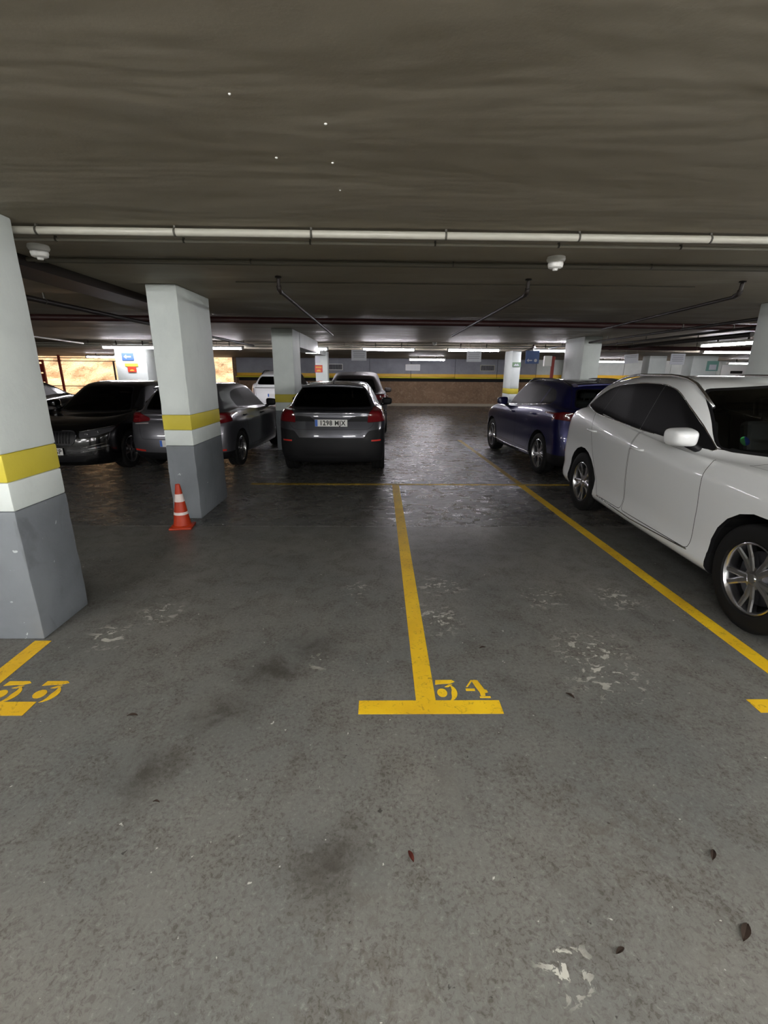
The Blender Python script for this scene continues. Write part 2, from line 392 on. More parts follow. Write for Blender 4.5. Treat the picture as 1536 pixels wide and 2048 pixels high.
def body_rings(c):
    L, Wd, H, gc = c['L'], c['W']/2, c['H'], c['gc']; zh, zc = c['zhood'], c['zcowl']; zbf, zbr, xt = c['zbf'], c['zbr'], c['xtip']
    xc, xw, xre, zre, xg, zg, wr = c['xcowl'], c['xws'], c['xre'], c['zre'], c['xrg'], c['zrg'], c['wroof']
    xa = xc+.42; zm = c.get('zmid', .62)
    rf, rr, nf = c.get('rf', .70), c.get('rr', .42), c.get('nf', 2.6); sf = c.get('spoil', 0)
    bl = [(xc, zbf-.035), (xa, zbf), (xt, zbr), (xg+.05, zg)]
    R = [
     dict(xf=.6, xr=L-.5, w=.02, z=gc),
     dict(xf=.26, xr=L-.22, w=Wd-.14, rf=rf, rr=rr, z=gc),
     dict(xf=.10, xr=L-.09, w=Wd-.06, rf=rf, rr=rr, z=[(0, gc-.0), (L*.5, gc+.01), (L, gc+.04)]),
     dict(xf=.05, xr=L-.03, w=Wd-.03, rf=rf, rr=rr, z=[(0, gc+.05), (L*.5, gc+.07), (L, gc+.12)]),
     dict(xf=.01, xr=L-.0, w=Wd-.012, rf=rf, rr=rr, z=[(0, zm-.22), (L*.25, zm-.24), (L, zm-.12)]),
     dict(xf=.0, xr=L-.005, w=Wd-.014, rf=rf, rr=rr, z=[(0, zm-.06), (L, zm)]),
     dict(xf=.03, xr=L-.06, w=Wd-.003, rf=rf, rr=rr, z=[(0, zh-.14), (xc, zm+.18), (L*.7, zm+.22), (L, zm+.22)]),
     dict(xf=.09, xr=L-.09, w=Wd-.012, rf=rf+.05, rr=rr, z=[(0, zh-.05), (xc, zbf-.13), (xt-.4, zbr-.22), (L, zg-.10)]),
     dict(xf=.20, xr=xg+(L-xg)*.55, w=Wd-.055, rf=rf+.05, rr=rr, nf=2.8, z=[(.2, zh+.01), (xc, zbf-.055), (xa, zbf-.04), (xt, zbr-.06), (xg+.1, zg-.035)]),
     dict(xf=.2+(xc-.2)*.45, xr=xg+.05, w=Wd-.085, rf=rf, rr=rr, nf=3.2, z=[(.5, zh+(zc-zh)*.72), (xc, zbf-.02), (xa, zbf-.015), (xt, zbr-.02), (xg+.05, zg-.01)]),
     dict(xf=xc, xr=xg, w=Wd-.115, rf=.42, rr=.32, nf=2.3, nr=2.6, taper=c.get('gt', .03), z=[(xc, zc), (xa, zbf), (xt, zbr), (xg, zg)]),
     dict(xf=xc+(xw-xc)*.56, xr=xg+(xre-xg)*.5+.02, w=Wd-.115+(wr-Wd+.115)*.45, rf=.38, rr=.30, nf=2.3, nr=2.6, taper=c.get('gt', .03)*1.6, z=[(xc, zc+(H-.08-zc)*.56), (xt, zbr+(zre-zbr)*.52), (xg, zg+(zre-zg)*.52)]),
     dict(xf=xw, xr=xre, w=wr, rf=.34, rr=.26, nf=2.4, nr=2.8, taper=c.get('gt', .03)*2.2, z=[(xw, H-.085), (xw+.5, H-.055), (xw+1.1, H-.055), (xre, zre)]),
     dict(xf=xw+.12, xr=xre-.08+sf, w=wr-.09, rf=.34, rr=.26, nf=2.8, nr=2.8, taper=c.get('gt', .03)*2.2, z=[(xw, H-.055), (xw+.6, H-.020), (xw+1.2, H-.022), (xre, zre+.03)]),
     dict(xf=xw+.5, xr=xre-.35, w=wr*.5, rf=.3, rr=.3, z=[(xw, H-.01), (xw+.8, H-.004), (xw+1.3, H-.006), (xre, zre+.045)]),
     dict(xf=xw+.6, xr=xre-.5, w=.004, rf=.1, rr=.1, z=[(xw, H-.005), (xw+.8, H), (xw+1.3, H-.001), (xre, zre+.05)]),
    ]
    for k, v in c.get('ov', {}).items(): R[k].update(v)
    return R
def arc_pts(cx, cz, r, n=22):
    return [(cx+r*cos(2*pi*k/n), cz+r*sin(2*pi*k/n)) for k in range(n)]

def make_wheel(car, x, y, side, c):
    Rt, Rr, wt = c['tyre'], c['rim'], c.get('tw', .225); sg = 1 if side > 0 else -1
    b = nb()                                                # rim barrel and hub; outer face towards +y*sg
    yo = wt/2-.012
    lathe(b, [(Rr, yo*sg), (Rr-.008, (yo+.004)*sg), (Rr-.016, (yo-.006)*sg), (Rr-.022, (yo-.03)*sg), (Rr-.04, -.06*sg), (Rr-.02, -wt*.45*sg)], 40, 'Y')
    lathe(b, [(.001, (yo-.012)*sg), (.028, (yo-.012)*sg), (.032, (yo-.02)*sg), (.075, (yo-.026)*sg), (.085, (yo-.06)*sg), (.001, (yo-.09)*sg)], 20, 'Y')
    w = link('wheel', b, c.get('alloy', 'alloy'), car, smooth=50); w.location = (x, y, Rt)
    b = nb(); p = []
    for r, h in ((Rr-.004, .80), (Rr+.012, .97), (Rr+.05, 1.0), (Rt-.028, .98), (Rt-.008, .86), (Rt-.003, .80), (Rt, .5)): p.append((r, h*wt/2))
    prof = p + [(Rt-.012, .30*wt/2), (Rt-.012, .26*wt/2), (Rt, .22*wt/2), (Rt, -.22*wt/2), (Rt-.012, -.26*wt/2), (Rt-.012, -.30*wt/2)] + [(r, -h) for r, h in p[::-1]]
    lathe(b, prof, 44, 'Y'); link('tyre', b, 'rubber', w, smooth=40)
    b = nb(); lathe(b, [(.05, 0), (Rr-.06, 0), (Rr-.06, -.015*sg), (.05, -.02*sg)], 24, 'Y', (0, yo*sg-.075*sg, 0)); link('brake_disc', b, 'alloy_dark', w)
    ns = c.get('spokes', 5); tw_ = c.get('twin', .20)
    base = None
    for k in range(ns):
        for s in ((-1, 1) if tw_ else (0,)):
            a = 2*pi*k/ns + .31; b = nb(); a0 = a + s*.16*(1 if tw_ else 0); a1 = a + s*tw_*(1 if tw_ else 0)*1.25
            r0, r1 = .05, Rr-.014; w0, w1 = (.016*c.get('sw', 1), .013*c.get('sw', 1)) if tw_ else (.034, .026)
            def pt(ang, r, off, yy): return Vector((cos(ang)*r - sin(ang)*off, yy*sg, -(sin(ang)*r + cos(ang)*off)))
            rows = []
            for t in (0, .5, 1):
                r = r0+(r1-r0)*t; ang = a0+(a1-a0)*t; ww = w0+(w1-w0)*t; yy = yo-.02+.010*t-.008*sin(pi*t)
                rows.append([b.verts.new(pt(ang, r, o_, yy-dy)) for o_, dy in ((-ww, .006), (-ww*.5, 0), (ww*.5, 0), (ww, .006), (ww*.8, .04), (-ww*.8, .04))])
            for u, v in zip(rows, rows[1:]):
                for q in range(6): b.faces.new((u[q], u[(q+1) % 6], v[(q+1) % 6], v[q]))
            b.faces.new(rows[0]); b.faces.new(rows[-1][::-1]); bmesh.ops.recalc_face_normals(b, faces=b.faces)
            link('spoke', b, c.get('alloy', 'alloy'), w)
    return w

def make_car(name, c, loc, heading, label, cat='car', detail=1):
    """local axes: x from nose (0) to tail (L), +y, z up; heading = world angle of local +x"""
    paint = c['paint']; L, Wd = c['L'], c['W']/2; H = c['H']
    root = empty(name, loc, heading, label, cat, c.get('group'))
    R = body_rings(c); NF, NS, NR = (18, 64, 18) if detail else (12, 36, 12)
    rg = [ring(r, NF, NS, NR) for r in R]; sub = [1, 1, 2, 3, 3, 3, 3, 3, 3, 2, 4, 4, 3, 4, 3]
    if not detail: sub = [1, 1, 1, 2, 2, 2, 2, 2, 2, 1, 3, 3, 2, 2, 2]
    cols = [catmull([r[i] for r in rg], sub) for i in range(len(rg[0]))]
    N, K = len(cols), len(cols[0]); bm = nb(); vv = {}
    for s in (1, -1):
        for i in range(N):
            for k in range(K):
                if s < 0 and i in (0, N-1): vv[s, i, k] = vv[1, i, k]; continue
                p = cols[i][k]; vv[s, i, k] = bm.verts.new((p.x, 0 if i in (0, N-1) else p.y*s, p.z))
    for s in (1, -1):
        for i in range(N-1):
            for k in range(K-1):
                q = [vv[s, i, k], vv[s, i+1, k], vv[s, i+1, k+1], vv[s, i, k+1]]
                if s > 0: q = q[::-1]
                try: bm.faces.new(q)
                except ValueError: pass
    bmesh.ops.remove_doubles(bm, verts=bm.verts, dist=.0008); bmesh.ops.recalc_face_normals(bm, faces=bm.faces)
    bm.normal_update()
    if sum(f.normal.z*f.calc_area() for f in bm.faces if f.calc_center_median().z > H-.2) < 0:
        bmesh.ops.reverse_faces(bm, faces=bm.faces); bm.normal_update()
    nl = bm.verts.layers.float_vector.new('nrm'); lay = bm.faces.layers.int.new('part')
    for v in bm.verts: v[nl] = v.normal
    bvh = BVHTree.FromBMesh(bm)
    def surf_y(x, z, s=1):
        h = bvh.ray_cast(Vector((x, s*2, z)), Vector((0, -s, 0))); return h[0].y if h[0] else s*Wd
    def surf_x(y, z, front):
        h = bvh.ray_cast(Vector((-1 if front else L+1, y, z)), Vector((1 if front else -1, 0, 0))); return h[0].x if h[0] else (0 if front else L)
    def surf_z(x, y):
        h = bvh.ray_cast(Vector((x, y, 3)), Vector((0, 0, -1))); return h[0].z if h[0] else H
    GAP, TRIM, CLAD = 1, 2, 3; names = {}; nxt = [10]
    sidef = lambda f, m: abs(f.normal.y) > .28
    frontf = lambda f, m: m.x < L*.30 and f.normal.x < -.02
    rearf = lambda f, m: m.x > L*.62 and f.normal.x > .02
    def region(part, polys, view, mats_, filt, gap=.005, both=True, prio=None, **kw):
        """polys: list of convex polygons (one part)"""
        t = nxt[0]; nxt[0] += 1
        for poly in polys:
            ps = [poly]
            if view == 'front' and both == 'mirror': ps = [[(-y, z) for y, z in poly][::-1]] + ps
            for p in ps:
                if gap: cut(bm, lay, p, view, prio or GAP, filt)
                cut(bm, lay, inset(p, gap) if gap else p, view, t, filt)
        names[t] = (part, mats_, kw)
    xf, xr = c['xfa'], c['xra']; Rt = c['tyre']; ra = c.get('arch', Rt+.045)
    # wheel arches
    for x in (xf, xr): cut(bm, lay, arc_pts(x, Rt+.01, ra), 'side', 9, lambda f, m: abs(m.y) > Wd-.26)
    arch_e = {}
    for e in bm.edges:
        tg = [f[lay] for f in e.link_faces]
        if len(tg) == 2 and (tg[0] == 9) != (tg[1] == 9):
            m = (e.verts[0].co+e.verts[1].co)/2; arch_e.setdefault((0 if m.x < L/2 else 1, 1 if m.y > 0 else -1), []).append([v.co.copy() for v in e.verts])
    bmesh.ops.delete(bm, geom=[f for f in bm.faces if f[lay] == 9], context='FACES')
    # cladding band around the lower body
    if c.get('clad'):
        z1 = c['clad']; r1 = ra+.055
        for f in bm.faces:
            m = f.calc_center_median()
            if m.z < z1: f[lay] = CLAD
        if c.get('arch_clad'):
            for x in (xf, xr):
                for f in bm.faces:
                    m = f.calc_center_median()
                    if abs(m.y) > Wd-.3 and math.hypot(m.x-x, m.z-Rt) < r1+.02: pass
                cut(bm, lay, arc_pts(x, Rt+.01, r1), 'side', CLAD, lambda f, m: abs(m.y) > Wd-.26)
    nz = lambda f, m: f[lay] in (0, CLAD)
    for d in c['doors']: region('door', [d], 'side', [paint], lambda f, m: sidef(f, m) and f[lay] in (0, 1) and m.z < c['zbr']+.1, .006)
    if c.get('bonnet'): region('bonnet', [c['bonnet']], 'top', [paint], lambda f, m: f.normal.z > .45 and m.x < c['xcowl']+.5 and m.z > c['zhood']-.15, .006, label=None)
    if c.get('tailgate'): region('tailgate', [c['tailgate']], 'front', [paint], lambda f, m: rearf(f, m) and f[lay] in (0, 1), .006)
    for nm, g in c['side_glass']: region('side_window', [g], 'side', [nm], lambda f, m: sidef(f, m) and m.z > c['zbf']-.12, c.get('wtrim', .014), prio=TRIM)
    region('windscreen', [c['screen']], 'front', ['glass'], lambda f, m: m.x < c['xws']+.2 and f.normal.x < -.1 and m.x > c['xcowl']-.15, .02, prio=TRIM)
    region('rear_window', [c['rglass']], 'front', [c.get('rg_mat', 'glass')], lambda f, m: m.x > c['xre']-.35 and f.normal.x > .1, .018, prio=TRIM)
    for pt in c.get('front', []): region(pt[0], pt[1], 'front', [pt[2]], frontf, pt[3], 'mirror' if pt[4] else False, prio=TRIM)
    for pt in c.get('rear', []): region(pt[0], pt[1], 'front', [pt[2]], (lambda f, m: rearf(f, m) and m.x > L-.75), pt[3], 'mirror' if pt[4] else False, prio=TRIM)
    # split
    groups = {}
    for f in bm.faces:
        t = f[lay]; m = f.calc_center_median()
        if t >= 10: k = (t, 1 if (m.y > 0) else -1) if names[t][0] in ('door', 'side_window', 'headlight', 'tail_light', 'fog_reflector', 'air_vent', 'bumper_corner', 'trim_panel', 'tail_strip', 'fog_light', 'headlight') else (t, 0)
        else: k = (0, 0)
        groups.setdefault(k, []).append(f)
    out = {}
    for (t, s), fs in groups.items():
        vm, vs, ns_, fl, mi = {}, [], [], [], []
        off = names[t][2].get('off', 0) if t >= 10 else 0
        for f in fs:
            idx = []
            for v in f.verts:
                if v not in vm: vm[v] = len(vs); vs.append(tuple(v.co + v[nl].normalized()*off)); ns_.append(tuple(v[nl].normalized()))
                idx.append(vm[v])
            fl.append(idx); mi.append(0 if t >= 10 else min(f[lay], 3))
        me = bpy.data.meshes.new('body' if t < 10 else names[t][0]); me.from_pydata(vs, [], fl); me.update()
        me.polygons.foreach_set('use_smooth', [True]*len(fl)); me.polygons.foreach_set('material_index', mi)
        me.normals_split_custom_set_from_vertices(ns_)
        if t < 10: o = link('body', me, [paint, 'gap', 'trim', c.get('clad_mat', 'clad')], root); o['label'] = c['body_label']
        else: o = link(names[t][0], me, names[t][1], root)
        out.setdefault(names[t][0] if t >= 10 else 'body', []).append((s, o))
    bm.free()
    # arches: painted lip and dark liner
    for (w_, s), es in arch_e.items():
        b = nb(); cx = xf if w_ == 0 else xr
        for a, d in es:
            if min(a.z, d.z) < c['gc']+.0: continue
            y1 = s*.03; prof = []
            for p in (a, d):
                rad = Vector((p.x-cx, 0, p.z-Rt)).normalized()
                prof.append([p, p-Vector((0, y1, 0))-rad*.004, Vector((p.x, s*(Wd-.36), p.z))+rad*.02])
            for k in (0, 1):
                f = b.faces.new([b.verts.new(q) for q in (prof[0][k], prof[1][k], prof[1][k+1], prof[0][k+1])]); f.material_index = k
        bmesh.ops.remove_doubles(b, verts=b.verts, dist=.001); bmesh.ops.recalc_face_normals(b, faces=b.faces)
        link('wheel_arch', b, [paint if not c.get('arch_clad') else 'clad', 'rubber'], root)
    for x in (xf, xr):
        for s in (1, -1): make_wheel(root, x, s*(Wd-.03-c.get('tw', .225)/2), s, c)
    # underbody and interior
    b = nb(); box(b, .75, L-.75, -Wd+.42, Wd-.42, c['gc']-.02, c['gc']+.16); box(b, xf+.45, xr-.45, -Wd+.1, Wd-.1, c['gc']+.005, c['gc']+.1); link('underbody', b, 'rubber', root)
    if c.get('seats', True):
        zs = c['zbf']-.42; xs = c['xcowl']+1.05
        for xx, ys in ((xs, (-.37, .37)), (xs+.9, (-.42, 0, .42))):
            for y in ys:
                b = nb(); hw = .24 if xx == xs else .2
                box(b, xx-.45, xx+.05, y-hw, y+hw, zs-.18, zs, 0, .03)
                s0 = nb(); box(s0, -.06, .06, -hw, hw, 0, .62, 0, .04); box(s0, -.045, .045, -.13, .13, .66, .84, 0, .035); box(s0, -.012, .012, -.06, -.04, .6, .7); box(s0, -.012, .012, .04, .06, .6, .7)
                merge(b, s0, Matrix.Translation((xx+.02, y, zs-.02)) @ Matrix.Rotation(radians(14), 4, 'Y'))
                link('seat', b, c.get('seat_mat', 'seat'), root)
        b = nb(); pr = [(c['xcowl']+.10, c['zcowl']-.12), (c['xcowl']+.40, c['zcowl']+.0), (c['xcowl']+.62, c['zcowl']-.03), (c['xcowl']+.66, c['zcowl']-.25), (c['xcowl']+.3, c['zcowl']-.4)]
        prism(b, pr, -Wd+.22, Wd-.22); b.transform(Matrix(((1, 0, 0, 0), (0, 0, 1, 0), (0, 1, 0, 0), (0, 0, 0, 1)))); bmesh.ops.recalc_face_normals(b, faces=b.faces); link('dashboard', b, 'dash', root)
        b = nb(); 
        for k in range(20):
            a, d = 2*pi*k/20, 2*pi*(k+1)/20; tube(b, [(0, cos(a)*.185, sin(a)*.185), (0, cos(d)*.185, sin(d)*.185)], .014, 6, cap=False)
        box(b, -.02, .03, -.06, .06, -.05, .05, 0, .01); box(b, -.008, .008, -.18, .18, -.015, .015)
        b.transform(Matrix.Translation((c['xcowl']+.78, -c.get('drv', 1)*.37, c['zcowl']-.07)) @ Matrix.Rotation(radians(-22), 4, 'Y')); link('steering_wheel', b, 'dash', root)
    # mirrors
    mx, mz = c['mirror']
    for s in (1, -1):
        y0 = surf_y(mx, mz, s)
        b = nb(); bmesh.ops.create_cube(b, size=1)
        for v in b.verts: v.co = Vector((v.co.x*.19, v.co.y*.25, v.co.z*.18)); 
        for v in b.verts:
            if v.co.x < 0: v.co.y *= .72; v.co.z *= .72
            if v.co.y*s > 0: v.co.z *= .85; v.co.x += .02
            if v.co.z < 0: v.co.y *= .92
        bmesh.ops.subdivide_edges(b, edges=b.edges, cuts=1, use_grid_fill=True)
        o = link('mirror', b, c.get('mirror_mat', paint), root, smooth=180); o.location = (mx, y0+s*.17, mz+.06)
        md = o.modifiers.new('s', 'SUBSURF'); md.levels = 2; md.render_levels = 2
        b = nb(); box(b, .074, .082, -.095, .095, -.058, .062, 0, .003); link('mirror_glass', b, 'chrome', o)
        b = nb(); tube(b, [(0, s*.02, -.105), (-.005, s*.06, -.09), (0, s*.14, -.045)], [.030, .030, .038], 10); b.transform(Matrix.Translation((mx, y0-s*.02, mz+.06))); link('mirror_stalk', b, 'trim', root)
    # handles
    for hx, hz in c['handles']:
        for s in (1, -1):
            y = surf_y(hx, hz, s); b = nb()
            tube(b, [(hx-.10, y-s*.01, hz), (hx-.085, y+s*.028, hz), (hx, y+s*.036, hz+.004), (hx+.085, y+s*.028, hz), (hx+.10, y-s*.01, hz)], [.010, .014, .013, .014, .010], 8)
            link('door_handle', b, c.get('handle_mat', paint), root, smooth=180)
    # licence plates
    for px, pz, front, txt in c.get('plates', []):
        x = (surf_x(.2, pz, front)); sx = -1 if front else 1; b = nb(); box(b, -.006, .006, -.26, .26, -.055, .055, 0, .003)
        o = link('licence_plate', b, 'plate', root); o.location = (x+sx*(.022+px), 0, pz); o.rotation_euler = (0, c.get('plate_tilt', 0)*sx, 0 if not front else pi)
        b = nb(); box(b, .0055, .0068, -.257, -.215, -.052, .052); link('country_band', b, 'plate_blue', o)
        if txt:
            b = text_bm(txt, .105, .0006); b.transform(Matrix.Translation((.0072, .022 + c.get('txtoff', 0), -.002)) @ Matrix(((0, 0, 1, 0), (.88, 0, 0, 0), (0, 1, 0, 0), (0, 0, 0, 1)))); link('plate_lettering', b, 'ink', o)
    # roof rails, chrome strips, extras
    if c.get('rails'):
        for s in (1, -1):
            x0, x1 = c['rails']; b = nb(); n = 14; pts = []
            for k in range(n+1):
                x = x0+(x1-x0)*k/n; y = s*(c['wroof']-.045-c.get('gt', .03)*max(0, (x-(c['xws']+c['xre'])/2))*.8); h = .035*min(1, sin(pi*k/n)*2.2)
                pts.append((x, y, surf_z(x, y)+h))
            tube(b, pts, .014, 8); link('roof_rail', b, c.get('rail_mat', 'trim'), root)
    for sp in c.get('strips', []):                     # side strips following the body: list of (x,z), radius, material, name
        for s in (1, -1):
            b = nb(); pts = []
            P = sp[0]
            for (xa_, za_), (xb_, zb_) in zip(P, P[1:]):
                n = max(2, int(abs(xb_-xa_)/.12)+1)
                for k in range(n): t = k/n; x = xa_+(xb_-xa_)*t; z = za_+(zb_-za_)*t; pts.append((x, surf_y(x, z, s)+s*.001, z))
            x, z = P[-1]; pts.append((x, surf_y(x, z, s)+s*.001, z)); tube(b, pts, sp[1], 6); link(sp[3], b, sp[2], root)
    for poly, rad, m_ in c.get('loops', []):
        for s in (1, -1):
            b = nb(); P = inset(poly, -.004); pts = [(x, surf_y(x, z, s)+s*.001, z) for x, z in P]; tube(b, pts+[pts[0]], rad, 6, cap=False); link('window_trim', b, m_, root)
    for a in c.get('antenna', []):
        b = nb(); z = surf_z(a, 0); prism(b, [(0, -.01), (.09, .0), (.085, .055), (.05, .035)], -.008, .008); b.transform(Matrix.Translation((a-.04, 0, z)) @ Matrix(((1, 0, 0, 0), (0, 0, 1, 0), (0, 1, 0, 0), (0, 0, 0, 1)))); bmesh.ops.recalc_face_normals(b, faces=b.faces); link('antenna', b, 'trim', root)
    if c.get('exhaust'):
        for s in (1, -1):
            b = nb(); x = surf_x(s*.5, c['exhaust'], False); pts = [(s*.5+.11*cos(a)*(1 if abs(cos(a)) < .7 else 1), c['exhaust']+.028*sin(a)) for a in [2*pi*k/20 for k in range(21)]]
            tube(b, [(x+.012, p[0], p[1]) for p in pts], .009, 6, cap=False); link('exhaust_trim', b, 'chrome', root)
            b = nb(); box(b, x-.02, x+.006, s*.5-.10, s*.5+.10, c['exhaust']-.024, c['exhaust']+.024); link('exhaust_opening', b, 'rubber', root)
    if c.get('spoiler'):
        x0, x1, z0, hw = c['spoiler']; b = nb(); rows = []
        for k in range(13):
            y = -hw+2*hw*k/12; d = -.06*abs(y/hw)**2.5; zz = -.028*abs(y/hw)**2
            rows.append([b.verts.new(q) for q in ((x0, y, z0+.028+zz), ((x0+x1)/2, y, z0+.034+zz), (x1+d, y, z0+.012+zz), (x1+d, y, z0-.010+zz), (x0+.02, y, z0-.03+zz))])
        for u, v in zip(rows, rows[1:]):
            for q in range(5): b.faces.new((u[q], u[(q+1) % 5], v[(q+1) % 5], v[q]))
        b.faces.new(rows[0]); b.faces.new(rows[-1][::-1]); bmesh.ops.recalc_face_normals(b, faces=b.faces); link('spoiler', b, paint, root, smooth=50)
    if c.get('wiper'):
        b = nb(); z0 = c['zrg']+.05; pts = []
        for k in range(9):
            y = -.02+.38*k/8; z = z0+.03+.02*k/8; pts.append((surf_x(y, z, False)+.012, y, z))
        tube(b, pts, .008, 6); link('rear_wiper', b, 'trim', root)
    return root, dict(surf_y=surf_y, surf_x=surf_x, surf_z=surf_z, parts=out)

# ------------------------------------------------------------------ the cars
TAILF = [(0, .3)]
suv_white = dict(L=4.69, W=1.90, H=1.66, gc=.22, zhood=.93, zcowl=1.08, zbf=1.075, zbr=1.275, xtip=4.05, xcowl=1.42, xws=2.22, xre=4.26, zre=1.53, xrg=4.50, zrg=1.16,
 wroof=.625, xfa=.87, xra=3.735, tyre=.368, rim=.245, tw=.235, arch=.425, paint='p_white', body_label='glossy white painted steel', zmid=.64, gt=.05, rf=.75,
 doors=[rpoly([(1.50, .33), (1.47, .70), (1.50, 1.10), (2.60, 1.17), (2.60, .33)], .05), rpoly([(2.61, .33), (2.61, 1.17), (3.70, 1.25), (3.72, .98), (3.28, .45), (3.22, .33)], .06)],
 bonnet=rpoly([(.30, -.62), (.22, 0), (.30, .62), (1.0, .74), (1.50, .77), (1.45, .4), (1.42, 0), (1.45, -.4), (1.50, -.77), (1.0, -.74)], .03),
 tailgate=rpoly([(-.66, .62), (-.72, 1.05), (-.56, 1.50), (.56, 1.50), (.72, 1.05), (.66, .62)], .08),
 side_glass=[('glass_dark', rpoly([(1.68, 1.095), (2.07, 1.34), (2.43, 1.525), (2.684, 1.572), (2.684, 1.148)], [.02, .15, .12, .01, .01])),
             ('glass_dark', rpoly([(2.685, 1.148), (2.685, 1.572), (3.10, 1.578), (3.614, 1.548), (3.614, 1.222)], [.01, .01, .1, .01, .01])),
             ('glass_dark', rpoly([(3.615, 1.223), (3.615, 1.548), (3.90, 1.49), (4.08, 1.33), (4.07, 1.285)], [.01, .01, .1, .03, .02]))],
 screen=rpoly([(-.73, 1.10), (-.555, 1.55), (0, 1.585), (.555, 1.55), (.73, 1.10), (.4, 1.075), (-.4, 1.075)], .06),
 rglass=rpoly([(-.60, 1.19), (-.50, 1.46), (.50, 1.46), (.60, 1.19)], .07), mirror=(1.80, 1.12), mirror_mat='p_white',
 handles=[(2.46, .985), (3.52, 1.03)], plates=[(0, .42, True, ''), (0, .86, False, '')], rails=(2.05, 4.0), rail_mat='alloy', wtrim=.02, ov={3: dict(w=.95-.012), 4: dict(w=.95-.028)},
 clad=.235, strips=[([(1.50, .33), (2.4, .30), (3.2, .33)], .006, 'chrome', 'sill_strip'),],
 loops=[(rpoly([(1.68, 1.095), (2.07, 1.34), (2.43, 1.525), (2.684, 1.572), (3.10, 1.578), (3.614, 1.548), (3.90, 1.49), (4.08, 1.33), (4.07, 1.285), (3.615, 1.223), (2.685, 1.148)], [.02, .15, .12, .1, .1, .1, .1, .03, .02, .1, .1]), .0055, 'chrome')],
 antenna=[3.9], front=[('grille', [rpoly([(-.34, .56), (-.38, .80), (.38, .80), (.34, .56)], .05)], 'trim', .012, 0), ('headlight', [rpoly([(.48, .68), (.47, .80), (.80, .88), (.86, .80), (.82, .72)], .03)], 'head', .006, 1), ('air_vent', [rpoly([(.5, .34), (.5, .46), (.78, .48), (.8, .36)], .03)], 'trim', .004, 1)],
 rear=[('tail_light', [rpoly([(.60, .98), (.62, 1.10), (.74, 1.14), (.80, 1.10), (.80, .95)], .02)], 'tail', .004, 1)], spokes=5, twin=.17, sw=1.5)
car, H1 = make_car('suv_car', suv_white, (3.368, 1.88, 0), radians(88.3) , 'white SUV parked at the right edge, nose towards the viewer')
